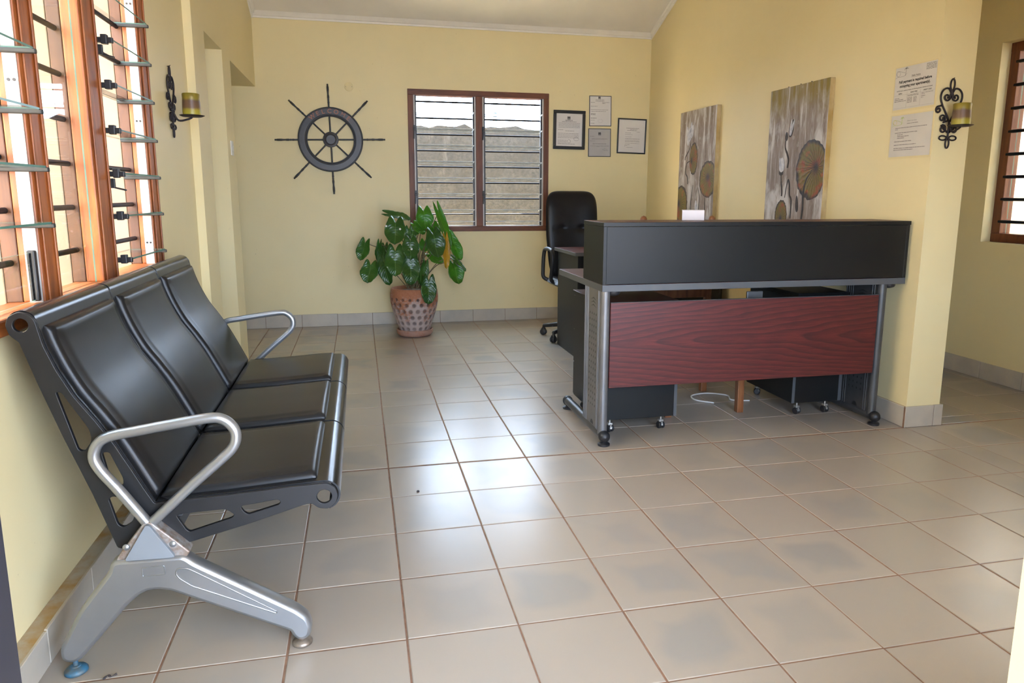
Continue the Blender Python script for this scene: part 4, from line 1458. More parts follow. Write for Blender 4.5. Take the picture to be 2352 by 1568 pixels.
for k in range(seg):
    l = (k + 1) % seg
    fs.append((k * n_ + n_ - 1, l * n_ + n_ - 1, b0 + l * 3, b0 + k * 3))
    for i in range(2):
        fs.append((b0 + k * 3 + i, b0 + l * 3 + i, b0 + l * 3 + i + 1, b0 + k * 3 + i + 1))
pot = MB().add(verts, fs).build('pot', M_POT, P, smooth=60)
at = pot.data.attributes.new('pit', 'FLOAT', 'POINT')
at.data.foreach_set('value', pit)
MB().lathe((PX, PY, 0.0), [(0.0, 0.405), (0.10, 0.408), (0.179, 0.398)], 32).build('soil', M_SOIL, P, smooth=60)


def leaf_obj(base, tip, width, mt, face, curl=0.10, name='leaf'):
    """Arrow-shaped leaf with two basal lobes, a folded midrib and a drooping tip."""
    A, T_ = Vector(base), Vector(tip)
    ax = (T_ - A)
    L = ax.length
    ax.normalize()
    n0 = Vector(face)
    sd = ax.cross(n0).normalized()
    n0 = sd.cross(ax).normalized()
    nu, nv = 12, 16
    vs_, fs, uvs = [], [], []
    lob = 0.30
    ph = random.uniform(0, 6)
    for j in range(nv + 1):
        t = j / nv
        wv = (0.84 + 0.20 * math.sin(math.pi * min(1.0, t * 1.25))) * math.sqrt(max(0.0, 1 - t ** 4.5))
        for i in range(nu + 1):
            s = i / nu * 2 - 1
            back = lob * (1 - t) ** 2.2 * (math.sin(math.pi * min(1.0, abs(s) ** 1.15)) ** 0.8)
            yy = t - back
            # round the outer corners of the lobes
            sc = s * (1 - 0.16 * (1 - t) ** 3 * abs(s) ** 3)
            xx = sc * wv * width / 2
            zz = 0.10 * width * abs(s) + 0.02 * width * math.sin(t * 30 + ph) * abs(s) + 0.05 * width * math.sin(t * 9 + ph + s)
            zz -= curl * L * (t - 0.15) ** 2
            vs_.append(A + ax * (yy * L) + sd * xx + n0 * zz)
            uvs.append((s * 0.5 + 0.5, t))
    W = nu + 1
    for j in range(nv):
        for i in range(nu):
            a = j * W + i
            fs.append((a, a + 1, a + W + 1, a + W))
    me = bpy.data.meshes.new(name)
    me.from_pydata([tuple(p) for p in vs_], [], fs)
    me.materials.append(mt)
    uvl = me.uv_layers.new(name='UVMap')
    for lp in me.loops:
        uvl.data[lp.index].uv = uvs[lp.vertex_index]
    me.shade_smooth()
    o_ = finish(bpy.data.objects.new(name, me), P)
    sl_ = o_.modifiers.new('thickness', 'SOLIDIFY')
    sl_.thickness = 0.0012
    return o_, A


LEAVES = [  # base x,z; tip x,z; width; depth offset at base, at tip; tone; facing
    (-0.049, 0.829, -0.097, 0.683, 0.106, 0.02, -0.02, 0, (-0.3, -1, 0.4)),
    (-0.009, 0.641, -0.045, 0.497, 0.139, -0.06, -0.12, 0, (-0.2, -1, 0.5)),
    (0.075, 0.820, 0.051, 0.668, 0.065, 0.02, 0.0, 0, (-0.8, -1, 0.3)),
    (0.095, 0.715, 0.140, 0.472, 0.122, -0.04, -0.12, 0, (-0.5, -1, 0.5)),
    (0.199, 0.766, 0.194, 0.561, 0.163, -0.14, -0.22, 0, (0.0, -1, 0.5)),
    (0.214, 1.009, 0.197, 0.826, 0.163, -0.06, -0.16, 0, (-0.1, -1, 0.6)),
    (0.157, 1.080, 0.353, 1.040, 0.085, 0.03, 0.02, 0, (0.1, -1, 1.2)),
    (0.329, 0.857, 0.325, 0.704, 0.131, -0.16, -0.24, 0, (0.0, -1, 0.5)),
    (0.329, 0.696, 0.320, 0.485, 0.139, -0.18, -0.24, 0, (0.05, -1, 0.4)),
    (0.470, 1.105, 0.479, 0.945, 0.140, 0.08, 0.03, 1, (0.1, -1, 0.5)),
    (0.530, 0.911, 0.563, 0.713, 0.155, -0.12, -0.20, 0, (0.15, -1, 0.5)),
    (0.594, 1.095, 0.703, 0.772, 0.090, 0.02, -0.03, 1, (0.6, -1, 0.2)),
    (0.643, 0.854, 0.651, 0.605, 0.072, -0.05, -0.10, 2, (0.5, -1, 0.2)),
    (0.704, 0.869, 0.792, 0.668, 0.100, 0.04, 0.0, 1, (0.2, -1, 0.4)),
    (0.717, 0.641, 0.756, 0.462, 0.131, -0.02, -0.08, 1, (0.2, -1, 0.5)),
    (0.718, 0.682, 0.824, 0.577, 0.060, 0.0, -0.06, 0, (0.5, -1, 0.9)),
    (0.514, 0.717, 0.627, 0.642, 0.090, 0.05, 0.02, 1, (0.1, -1, 0.6)),
    (0.419, 0.605, 0.420, 0.458, 0.080, -0.08, -0.14, 0, (0.4, -1, 0.4)),
    (0.474, 0.514, 0.466, 0.316, 0.122, -0.22, -0.26, 0, (0.1, -1, 0.4)),
    (0.430, 0.928, 0.416, 1.032, 0.098, 0.06, 0.08, 1, (0.0, -1, 0.4)),
    (0.295, 0.953, 0.309, 0.857, 0.070, -0.02, -0.06, 0, (0.2, -1, 0.4)),
    (0.468, 0.835, 0.459, 0.747, 0.085, 0.06, 0.02, 1, (0.0, -1, 0.4)),
    (0.366, 0.949, 0.349, 0.857, 0.075, 0.03, 0.0, 0, (0.0, -1, 0.5)),
    (0.456, 0.645, 0.429, 0.474, 0.073, -0.10, -0.15, 0, (0.4, -1, 0.4)),
    (0.545, 0.985, 0.560, 0.880, 0.110, 0.06, 0.0, 1, (0.2, -1, 0.5)),
    (0.118, 0.800, 0.105, 0.690, 0.080, 0.05, 0.0, 0, (-0.5, -1, 0.4)),
    (0.385, 0.985, 0.470, 0.905, 0.085, 0.05, 0.02, 1, (0.2, -1, 0.7)),
]
for i, (bx, bz, tx, tz, wd_, db, dt, tone, face) in enumerate(LEAVES):
    lf, A = leaf_obj((bx, PY + db, bz), (tx, PY + dt, tz), wd_ * 1.14, (M_LEAF, M_LEAFB, M_LEAFY)[tone], face)
    r0 = (PX + random.uniform(-0.06, 0.06), PY + random.uniform(-0.05, 0.05), 0.43)
    mid = Vector(r0).lerp(A, 0.55) + Vector((0, 0.02, 0.08))
    MB().tube(spline([r0, mid, tuple(A + Vector((0, 0.012, 0.0)))], 6), 0.0038, 7).build('stem', M_STEM, P, smooth=60)
for i in range(9):
    a = random.uniform(0, 6.28)
    r0 = (PX + 0.05 * math.cos(a), PY + 0.05 * math.sin(a), 0.425)
    r1 = (PX + 0.09 * math.cos(a + 0.5) + 0.02, PY + 0.07 * math.sin(a + 0.5), 0.62 + random.uniform(0, 0.2))
    MB().tube(spline([r0, ((r0[0] + r1[0]) / 2 + random.uniform(-.02, .02), (r0[1] + r1[1]) / 2, 0.52), r1], 5), 0.0055, 7).build('trunk', M_STEM, P, smooth=60)
for (x, y, z) in ((0.247, PY - 0.125, 0.955), (0.334, PY - 0.225, 0.79), (0.13, PY - 0.09, 0.98)):
    MB().lathe((x, y, z), [(0.0, -0.003), (0.009, -0.001), (0.009, 0.001), (0.0, 0.003)], 10, 'Y').build('petal_fleck', M_PAPER, P, smooth=60)
s_ = MB().lathe((PX, PY, 0.0), [(0.12, 0.0), (0.145, 0.006), (0.160, 0.03), (0.163, 0.058), (0.156, 0.062), (0.150, 0.056), (0.146, 0.034), (0.13, 0.028), (0.0, 0.028)], 48)
so_ = s_.build('saucer', M_SAUCER, smooth=50)
tag(so_, 'orange terracotta saucer under the dimpled plant pot', 'saucer')

# ------------------------------------------------------------------ ship wheel
WX, WZ = -0.322, 1.741
WH = thing('ship_wheel', 'black decorative ship wheel lettered WELCOME hanging on the back wall', 'wheel', (WX, YB - 0.01, WZ))


def ring_mesh(r0, r1, y0, y1, seg=72):
    return MB().lathe((WX, 0, WZ), [(r0, y0), (r0, y1), (r1, y1), (r1, y0), (r0, y0)], seg, 'Y', caps=False)


rim = ring_mesh(0.222, 0.282, YB - 0.030, YB - 0.008).build('rim', M_WHEELF, WH, smooth=40)
for rr, tr in ((0.283, 0.0075), (0.222, 0.0075), (0.211, 0.006)):
    MB().tube([(WX + rr * math.cos(2 * math.pi * k / 72), YB - 0.028, WZ + rr * math.sin(2 * math.pi * k / 72)) for k in range(72)], tr, 8, closed=True).build('rim_bead', M_WHEEL, rim, smooth=60)
hub = MB().lathe((WX, YB - 0.008, WZ), [(0.0, -0.034), (0.040, -0.034), (0.044, -0.030), (0.064, -0.028), (0.068, -0.022), (0.068, 0.0)], 40, 'Y').build('hub', M_WHEELF, WH, smooth=40)
for rr, tr in ((0.066, 0.004), (0.042, 0.0035)):
    MB().tube([(WX + rr * math.cos(2 * math.pi * k / 40), YB - 0.036 if rr < 0.05 else YB - 0.034, WZ + rr * math.sin(2 * math.pi * k / 40)) for k in range(40)], tr, 8, closed=True).build('hub_bead', M_WHEEL, hub, smooth=60)
rot = math.radians(1.2)
for k in range(8):
    a = rot + k * math.pi / 4
    ux, uz = math.cos(a), math.sin(a)
    MB().tube([(WX + r_ * ux, YB - 0.018, WZ + r_ * uz) for r_ in (0.066, 0.215)], 0.0075, 10).build('spoke', M_WHEEL, WH, smooth=60)
    pr_ = [(0.280, 0.0075), (0.318, 0.0075), (0.332, 0.0095), (0.345, 0.0065), (0.352, 0.0095), (0.360, 0.0065), (0.370, 0.0095), (0.385, 0.0095), (0.400, 0.007), (0.420, 0.0078), (0.436, 0.0100), (0.468, 0.0100), (0.474, 0.0075), (0.492, 0.0075)]
    MB().tube([(WX + r_ * ux, YB - 0.018, WZ + r_ * uz) for r_, _ in pr_], [q for _, q in pr_], 12).build('handle', M_WHEEL, WH, smooth=60)
for ch, deg in zip('WELCOME', (-38, -25, -13.5, -0.5, 13, 27.5, 40.5)):
    me = text_mesh(ch, 0.056, depth=0.0006, bold=0.0004 if ch != 'M' else 0.0)
    a = math.radians(deg)
    R_ = 0.252
    mat = Matrix.Translation((WX + R_ * math.sin(a), YB - 0.0312, WZ + R_ * math.cos(a))) @ Matrix.Rotation(a, 4, 'Y') @ Matrix.Rotation(math.pi / 2, 4, 'X')
    me.transform(mat)
    me.materials.clear()
    me.materials.append(M_COPPER)
    finish(bpy.data.objects.new('letter', me), rim)

cp = thing('cover_plate', 'round cream cover plate on the back wall above the ship wheel', 'cover plate', (-0.144, YB, 2.218))
MB().lathe((-0.144, YB, 2.218), [(0.0, -0.006), (0.034, -0.006), (0.039, -0.003), (0.040, 0.0)], 36, 'Y').build('disc', M_PLATEC, cp, smooth=40)
for s in (-1, 1):
    MB().lathe((-0.144 + s * 0.027, YB - 0.006, 2.218), [(0.0, -0.001), (0.003, -0.0008), (0.003, 0.0)], 8, 'Y').build('screw_or_hole_dot', M_INKG, cp)


# ------------------------------------------------------------------ wall papers and frames
class Sheet:
    """A frame of reference on a wall: a = to the reader's right, b = up, n = out of the wall."""
    def __init__(self, o, a, n):
        self.o, self.a, self.n = Vector(o), Vector(a).normalized(), Vector(n).normalized()
        self.b = Vector((0, 0, 1))

    def p(self, a, b, n):
        return self.o + self.a * a + self.b * b + self.n * n

    def rot(self, deg):
        q = Matrix.Rotation(math.radians(deg), 3, self.n)
        self.a, self.b = q @ self.a, q @ self.b
        return self

    def box(self, mb_, a0, a1, b0, b1, n0, n1, mi=0):
        mb_.obox(self.p((a0 + a1) / 2, (b0 + b1) / 2, (n0 + n1) / 2), self.a * ((a1 - a0) / 2), self.b * ((b1 - b0) / 2), self.n * ((n1 - n0) / 2), mi)

    def text(self, body, a, b, n, size, mt, parent, align='CENTER', bold=0.0, name='lettering', space=1.0):
        me = text_mesh(body, size, align, 0.0, bold, space)
        M4 = Matrix((self.a, self.b, self.n)).transposed().to_4x4()
        M4.translation = self.p(a, b, n)
        me.transform(M4)
        me.materials.clear()
        me.materials.append(mt)
        return finish(bpy.data.objects.new(name, me), parent)


def lines(sh, rows, n, parent, mt, name='print_lines'):
    """Lines of print too small to read, one mesh of short word strips."""
    mb_ = MB()
    for a0, a1, b, h in rows:
        a = a0
        while a < a1:
            wl = random.uniform(0.006, 0.030) * (h / 0.004) ** 0.5
            e = min(a + wl, a1)
            sh.box(mb_, a, e, b - h / 2, b + h / 2, n, n + 0.0002)
            a = e + 0.0026
    return tag(mb_.build(name, mt, parent), kind='stuff')


def crest(sh, a, b, n, s, parent):
    """Small coat of arms: shield between two supporters over a scroll."""
    mb_ = MB()
    sh.box(mb_, a - 0.22 * s, a + 0.22 * s, b - 0.30 * s, b + 0.38 * s, n, n + 0.0002)
    for q in (-1, 1):
        sh.box(mb_, a + q * 0.40 * s - 0.11 * s, a + q * 0.40 * s + 0.11 * s, b - 0.32 * s, b + 0.30 * s, n, n + 0.0002)
        sh.box(mb_, a + q * 0.36 * s - 0.07 * s, a + q * 0.36 * s + 0.07 * s, b + 0.30 * s, b + 0.46 * s, n, n + 0.0002)
    sh.box(mb_, a - 0.52 * s, a + 0.52 * s, b - 0.55 * s, b - 0.38 * s, n, n + 0.0002)
    return mb_.build('crest', M_INK, parent)


def oval(sh, a, b, n, ra, rb, t, parent, mt, name='stamp'):
    pts_ = [sh.p(a + ra * math.cos(k * math.pi / 12), b + rb * math.sin(k * math.pi / 12), n) for k in range(24)]
    return MB().tube(pts_, t, 4, closed=True).build(name, mt, parent)


def certificate(label, x0, x1, z0, z1, fw, depth, fm, paper, tilt=0.0):
    t = thing('certificate', label, 'certificate', ((x0 + x1) / 2, YB, (z0 + z1) / 2), 'certificates on the back wall')
    sh = Sheet(((x0 + x1) / 2, YB - 0.002, (z0 + z1) / 2), (1, 0, 0), (0, -1, 0)).rot(tilt)
    hw, hh = (x1 - x0) / 2, (z1 - z0) / 2
    for a0, a1, b0, b1 in ((-hw, hw, hh - fw, hh), (-hw, hw, -hh, -hh + fw), (-hw, -hw + fw, -hh + fw, hh - fw), (hw - fw, hw, -hh + fw, hh - fw)):
        mb_ = MB()
        sh.box(mb_, a0, a1, b0, b1, 0.0, depth)
        mb_.build('frame_bar', fm, t, bevel=min(0.004, fw * 0.3))
    mb_ = MB()
    sh.box(mb_, -hw + fw * 0.6, hw - fw * 0.6, -hh + fw * 0.6, hh - fw * 0.6, 0.0, 0.006)
    pg = mb_.build('page', paper, t)
    return t, sh, pg, hw - fw, hh - fw


N = 0.0062
t, sh, pg, hw, hh = certificate('framed certificate in a wide black frame nearest the louvre window', 1.795, 2.122, 1.695, 2.068, 0.030, 0.018, M_FRAME, M_PAPER, -0.6)
crest(sh, -0.005, hh - 0.040, N, 0.030, pg)
sh.text('CERTIFICATE', -0.005, hh - 0.066, N, 0.013, M_INK, pg, bold=0.0003)
lines(sh, [(-0.075, 0.075, hh - 0.078, 0.0045)] + [(-0.11, 0.11, hh - 0.092 - k * 0.0135, 0.0035) for k in range(4)] + [(-0.115, -0.06, hh - 0.155, 0.0035), (-0.04, 0.05, hh - 0.165, 0.0035)] +
      [(-0.115, 0.10, hh - 0.19 - k * 0.014, 0.0035) for k in range(4)] + [(-0.115, -0.02, hh - 0.255 - k * 0.012, 0.003) for k in range(3)] + [(-0.115, 0.06, -hh + 0.022, 0.004)], N, pg, M_INKG)
oval(sh, 0.075, -hh + 0.072, N, 0.026, 0.017, 0.0009, pg, M_INK)
oval(sh, 0.0, -hh + 0.048, N, 0.016, 0.016, 0.0009, pg, M_INK)

t, sh, pg, hw, hh = certificate('thin grey framed certificate hanging highest, above the grey paper one', 2.163, 2.393, 1.925, 2.217, 0.006, 0.010, M_FRAMEG, M_PAPER, 0.8)
crest(sh, -0.01, hh - 0.012, N, 0.024, pg)
lines(sh, [(-0.05, 0.04, hh - 0.034, 0.004), (-0.05, 0.04, hh - 0.046, 0.004), (-0.10, -0.055, hh - 0.057, 0.0035), (0.02, 0.095, hh - 0.057, 0.004), (0.02, 0.05, hh - 0.066, 0.005), (-0.10, -0.03, hh - 0.093, 0.0035)] +
      [(-0.10, 0.08, hh - 0.128, 0.0035), (-0.10, 0.06, hh - 0.143, 0.0035)] + [(-0.10, -0.05, hh - 0.163 - k * 0.007, 0.0035) for k in range(3)] + [(-0.10, -0.04, hh - 0.208, 0.0055), (-0.10, -0.06, hh - 0.228 - 0.0, 0.0035), (-0.10, -0.06, hh - 0.258, 0.0035)], N, pg, M_INKG)
oval(sh, 0.0, -hh + 0.045, N, 0.024, 0.017, 0.0005, pg, M_INKG)

t, sh, pg, hw, hh = certificate('grey paper certificate of incorporation hanging lowest in a thin frame', 2.158, 2.394, 1.628, 1.903, 0.006, 0.010, M_FRAMEG, M_PAPERG, 0.6)
crest(sh, 0.0, hh - 0.042, N, 0.028, pg)
sh.text('CERTIFICATE OF INCORPORATION', 0.0, hh - 0.096, N, 0.0105, M_INK, pg)
lines(sh, [(-0.10, -0.055, hh - 0.070, 0.0035), (-0.10, -0.05, hh - 0.116, 0.0035), (-0.072, 0.07, hh - 0.142, 0.005), (-0.102, 0.10, hh - 0.164, 0.0035), (-0.03, 0.0, hh - 0.171, 0.003), (0.045, 0.09, -hh + 0.055, 0.003)], N, pg, M_INKG)
MB().tube([sh.p(a, b, N) for a, b in ((0.03, -hh + 0.064), (0.05, -hh + 0.066), (0.056, -hh + 0.080), (0.060, -hh + 0.066), (0.075, -hh + 0.068), (0.085, -hh + 0.064))], 0.0006, 4).build('signature', M_INK, pg)

t, sh, pg, hw, hh = certificate('cream letter in a narrow black frame nearest the room corner', 2.462, 2.768, 1.663, 2.008, 0.013, 0.016, M_FRAME, M_PAPER, -1.2)
lines(sh, [(-0.06, 0.075, hh - 0.082, 0.0045), (-0.02, 0.06, hh - 0.094, 0.0035), (-0.05, 0.05, hh - 0.104, 0.0035), (0.05, 0.085, hh - 0.116, 0.003), (-0.07, -0.01, hh - 0.128, 0.003), (-0.07, 0.01, hh - 0.144, 0.0025), (-0.07, 0.0, hh - 0.168, 0.0025),
           (-0.07, 0.085, hh - 0.186, 0.004), (-0.07, 0.085, hh - 0.204, 0.003), (-0.07, 0.085, hh - 0.213, 0.003), (-0.07, 0.085, hh - 0.230, 0.0025), (-0.055, 0.015, hh - 0.270, 0.003)], N, pg, M_INKG)
MB().tube([sh.p(a, b, N) for a, b in ((-0.07, -hh + 0.055), (-0.066, -hh + 0.075), (-0.05, -hh + 0.078), (-0.06, -hh + 0.066), (-0.035, -hh + 0.074), (-0.02, -hh + 0.076))], 0.0010, 4).build('signature', M_INK, pg)


def logo(sh, a, b, n, s, parent, m1, m2, m3):
    """Beach logo: round sun, sweeping shore lines and a palm tree."""
    mb_ = MB()
    t_ = 0.0007

    def cur(p_):
        return [sh.p(a + x * s, b + y * s, n) for x, y in p_]
    mb_.tube(cur([(-0.5, -0.28), (-0.3, -0.20), (0.0, -0.22), (0.35, -0.18), (0.5, -0.05)]), t_, 4)
    mb_.tube(cur([(-0.36, 0.16), (-0.1, 0.12), (0.22, 0.02), (0.34, -0.02)]), t_, 4)
    mb_.tube(cur([(-0.38, -0.14), (-0.46, 0.0), (-0.36, 0.16)]), t_, 4)
    mb_.tube(cur([(0.34, -0.18), (0.40, 0.02), (0.42, 0.22)]), t_ * 1.6, 4)
    o1 = mb_.build('logo_shore', m1, parent)
    pm = MB()
    for ang in (10, 50, 100, 150, 190):
        ca_, sa_ = math.cos(math.radians(ang)), math.sin(math.radians(ang))
        pm.tube(cur([(0.42, 0.22), (0.42 + 0.09 * ca_, 0.22 + 0.09 * sa_ + 0.02), (0.42 + 0.17 * ca_, 0.22 + 0.13 * sa_ - 0.03)]), t_ * 1.4, 4)
    pm.build('logo_palm', m2, parent)
    pts_ = [sh.p(a - 0.24 * s + 0.15 * s * math.cos(k * math.pi / 10), b - 0.02 * s + 0.15 * s * math.sin(k * math.pi / 10), n) for k in range(20)]
    MB().tube(pts_, t_, 4, closed=True).build('logo_sun', m3, parent)


def notice(label, ya, yb, z0, z1, tilt):
    t_ = thing('notice', label, 'notice', (XP, (ya + yb) / 2, (z0 + z1) / 2), 'laminated notices on the partition wall')
    sh_ = Sheet((XP - 0.001, (ya + yb) / 2, (z0 + z1) / 2), (0, -1, 0), (-1, 0, 0)).rot(tilt)
    hw_, hh_ = (yb - ya) / 2, (z1 - z0) / 2
    mb_ = MB()
    sh_.box(mb_, -hw_ + 0.006, hw_ - 0.006, -hh_ + 0.012, hh_ - 0.005, 0.0, 0.0012)
    pg_ = mb_.build('page', M_PAPER, t_)
    mb_ = MB()
    sh_.box(mb_, -hw_, hw_, -hh_, hh_, 0.0014, 0.0018)
    mb_.build('laminate', M_LAMIN, t_)
    return t_, sh_, pg_, hw_, hh_


N = 0.00125
t, sh, pg, hw, hh = notice('laminated notice asking full payment, the higher of two beside the pillar', 0.352, 0.660, 1.706, 1.944, 0.0)
sh.text('Public Notice', 0.005, hh - 0.058, N, 0.0115, M_INK, pg, bold=0.0002)
mbx = MB()
sh.box(mbx, -0.028, 0.038, hh - 0.0655, hh - 0.0645, N, N + 0.0002)
mbx.build('underline', M_INK, pg)
sh.text('Full payment is required before', 0.0, hh - 0.082, N, 0.0185, M_INK, pg, bold=0.0009)
sh.text('occupying your apartment(s).', 0.0, hh - 0.104, N, 0.0185, M_INK, pg, bold=0.0009)
sh.text('NOTE: this is a cashless property, the following payment methods are accepted', 0.0, hh - 0.128, N, 0.0079, M_INK, pg, bold=0.0002)
sh.text('MPESA', -0.10, hh - 0.143, N, 0.009, M_INK, pg, bold=0.0003)
sh.text('BANK WIRE', 0.0, hh - 0.143, N, 0.009, M_INK, pg, bold=0.0003)
sh.text('CREDIT CARD', 0.095, hh - 0.143, N, 0.009, M_INK, pg, bold=0.0003)
lines(sh, [(0.075, 0.145, hh - 0.012 - k * 0.0042, 0.0022) for k in range(8)] + [(-0.140, -0.105, hh - 0.166, 0.003), (-0.140, -0.075, hh - 0.174, 0.0035), (-0.140, -0.055, hh - 0.182, 0.0035)] +
      [(-0.045, 0.035, hh - 0.156 - k * 0.005, 0.0025) for k in range(2)] + [(-0.045, -0.01, hh - 0.170 - k * 0.006, 0.003) for k in range(5)] + [(0.0, 0.024, hh - 0.170 - k * 0.006, 0.0028) for k in range(5)] +
      [(0.055, 0.135, hh - 0.156, 0.0025), (0.055, 0.08, hh - 0.163, 0.0025), (0.055, 0.085, hh - 0.172, 0.003), (0.055, 0.07, hh - 0.180, 0.0025)], N, pg, M_INKG)
logo(sh, -0.105, hh - 0.035, N, 0.085, pg, M_INKG, M_INK, M_INKG)
gl = MB()
for b_ in (hh - 0.150, -hh + 0.02):
    sh.box(gl, -hw + 0.01, hw - 0.01, b_ - 0.0003, b_ + 0.0003, N, N + 0.0002)
for a_ in (-0.05, 0.048):
    sh.box(gl, a_ - 0.0003, a_ + 0.0003, -hh + 0.02, hh - 0.137, N, N + 0.0002)
gl.build('table_rule', M_INKG, pg)

t, sh, pg, hw, hh = notice('laminated notice with green palm logo, the lower of two beside the pillar', 0.350, 0.662, 1.455, 1.692, 0.0)
logo(sh, -0.100, hh - 0.040, N, 0.080, pg, M_INKGREEN, M_INKGREEN, M_INKYEL)
sh.text('Before you leave', 0.005, hh - 0.038, N, 0.010, M_INKG, pg)
lines(sh, [(-0.03, 0.05, hh - 0.052, 0.003), (-0.115, 0.115, hh - 0.072, 0.0035), (-0.115, -0.095, hh - 0.080, 0.0035), (-0.115, 0.05, hh - 0.098, 0.0035), (-0.095, -0.055, hh - 0.108, 0.0035), (-0.095, -0.01, hh - 0.117, 0.0035), (-0.095, -0.04, hh - 0.126, 0.0035),
           (-0.115, 0.015, hh - 0.144, 0.0035), (-0.115, 0.05, hh - 0.162, 0.0035), (-0.115, 0.115, hh - 0.180, 0.0035), (-0.115, 0.03, hh - 0.189, 0.0035)], N, pg, M_INKG)


# ------------------------------------------------------------------ canvases
def make_canvas(name, ocre):
    mt, nt, b = newmat(name)
    st = coords(nt, (1, 5.5, 0.55))
    n1 = noise_n(nt, st, 3.2, 5, 0.65, 0.3)
    n2 = noise_n(nt, coords(nt, (1, 1, 1)), 6, 4, 0.6)
    n3 = noise_n(nt, coords(nt, (1, 10, 1.2)), 9, 4, 0.7)
    c = ramp_n(nt, n1, [(0.30, (0.13, 0.095, 0.07)), (0.45, (0.23, 0.18, 0.15)), (0.55, (0.30, 0.25, 0.22)), (0.64, (0.60, 0.58, 0.57))])
    c = mix_n(nt, maprange(nt, n3, 0.56, 0.74, 0, 0.7), c, (0.62, 0.60, 0.585))
    n4 = noise_n(nt, coords(nt, (1, 2.2, 0.9)), 3.4, 4, 0.6, 0.4)
    c = mix_n(nt, maprange(nt, n4, 0.52, 0.66, 0, 0.8), c, (0.64, 0.63, 0.63))
    tc = nd(nt, 'ShaderNodeTexCoord')
    sp = nd(nt, 'ShaderNodeSeparateXYZ')
    nt.links.new(tc.outputs['Object'], sp.inputs[0])
    top = maprange(nt, math_n(nt, 'ADD', sp.outputs[2], math_n(nt, 'MULTIPLY', n2, 0.30)), 1.90, 2.06)
    c = mix_n(nt, math_n(nt, 'MULTIPLY', math_n(nt, 'MULTIPLY', top, maprange(nt, n1, 0.42, 0.68, 1.0, 0.3)), ocre), c, (0.24, 0.175, 0.018))
    vo = nd(nt, 'ShaderNodeTexVoronoi')
    vo.inputs['Scale'].default_value = 17
    nt.links.new(coords(nt), vo.inputs['Vector'])
    dots = math_n(nt, 'MULTIPLY', maprange(nt, vo.outputs['Distance'], 0.25, 0.20, 1.0, 0.0), 0.0)
    spots = math_n(nt, 'MULTIPLY', maprange(nt, vo.outputs['Distance'], 0.20, 0.26, 1.0, 0.0), maprange(nt, n2, 0.52, 0.60, 0.0, 0.55))
    c = mix_n(nt, spots, c, (0.45, 0.42, 0.36))
    nt.links.new(c, b.inputs['Base Color'])
    b.inputs['Roughness'].default_value = 0.55
    bump_n(nt, b, noise_n(nt, coords(nt), 120, 3), 0.3, 0.002)
    return mt


M_CANV1 = make_canvas('streaked_canvas_paint', 0.25)
M_CANV2 = make_canvas('streaked_ochre_canvas_paint', 1.0)
M_CSIDE = simple('painted_canvas_edge', (0.52, 0.42, 0.24), (0.36, 0.24, 0.07), 0.6, scale=9, stretch=(1, 1, 0.6))


def make_pad_paint():
    """Painted lily leaf: olive and rust with dark veins fanning from the centre."""
    mt, nt, b = newmat('painted_lily_leaf')
    uv = nd(nt, 'ShaderNodeUVMap')
    sp = nd(nt, 'ShaderNodeSeparateXYZ')
    nt.links.new(uv.outputs[0], sp.inputs[0])
    r_ = sp.outputs[0]
    a_ = sp.outputs[1]
    n2 = noise_n(nt, coords(nt), 10, 4, 0.6)
    c = ramp_n(nt, n2, [(0.36, (0.27, 0.06, 0.012)), (0.46, (0.17, 0.105, 0.010)), (0.60, (0.145, 0.115, 0.010)), (0.70, (0.34, 0.085, 0.015))])
    vn = math_n(nt, 'ABSOLUTE', math_n(nt, 'SINE', math_n(nt, 'ADD', math_n(nt, 'MULTIPLY', a_, 80.0), math_n(nt, 'MULTIPLY', n2, 6.0))))
    ctr = maprange(nt, r_, 0.18, 0.80, 1.0, 0.0)
    dark = math_n(nt, 'MULTIPLY', maprange(nt, vn, 0.2, 0.75, 1.0, 0.0), ctr)
    dark = math_n(nt, 'MAXIMUM', dark, maprange(nt, math_n(nt, 'ADD', r_, math_n(nt, 'MULTIPLY', vn, 0.12)), 0.18, 0.40, 1.0, 0.0))
    dark = math_n(nt, 'MAXIMUM', dark, maprange(nt, math_n(nt, 'ADD', r_, math_n(nt, 'MULTIPLY', math_n(nt, 'SUBTRACT', n2, 0.5), 0.35)), 0.84, 0.95, 0.0, 0.95))
    c = mix_n(nt, dark, c, (0.025, 0.018, 0.016))
    nt.links.new(c, b.inputs['Base Color'])
    b.inputs['Roughness'].default_value = 0.5
    bump_n(nt, b, vn, 0.4, 0.002)
    return mt


M_LILY = make_pad_paint()
M_DARKP = simple('dark_painted_stem', (0.028, 0.022, 0.020), (0.055, 0.045, 0.04), 0.6, scale=40)
M_WHITEP = simple('white_painted_petal', (0.66, 0.66, 0.68), (0.42, 0.43, 0.48), 0.5, scale=40)
M_BLUEP = simple('grey_blue_painted_petal', (0.34, 0.36, 0.44), (0.58, 0.59, 0.64), 0.5, scale=45)
XC = XP - 0.036


def canvas(name_label, y0, y1, z0, z1, mt):
    t_ = thing('canvas_painting', name_label, 'painting', (XP, (y0 + y1) / 2, z0), 'lotus canvases on the partition wall')
    mb_ = MB().box(XC, XP - 0.001, y0, y1, z0, z1)
    mb_.mi = [1, 1, 1, 1, 1, 0]
    o_ = mb_.build('canvas', [mt, M_CSIDE], t_, bevel=0.002)
    return t_


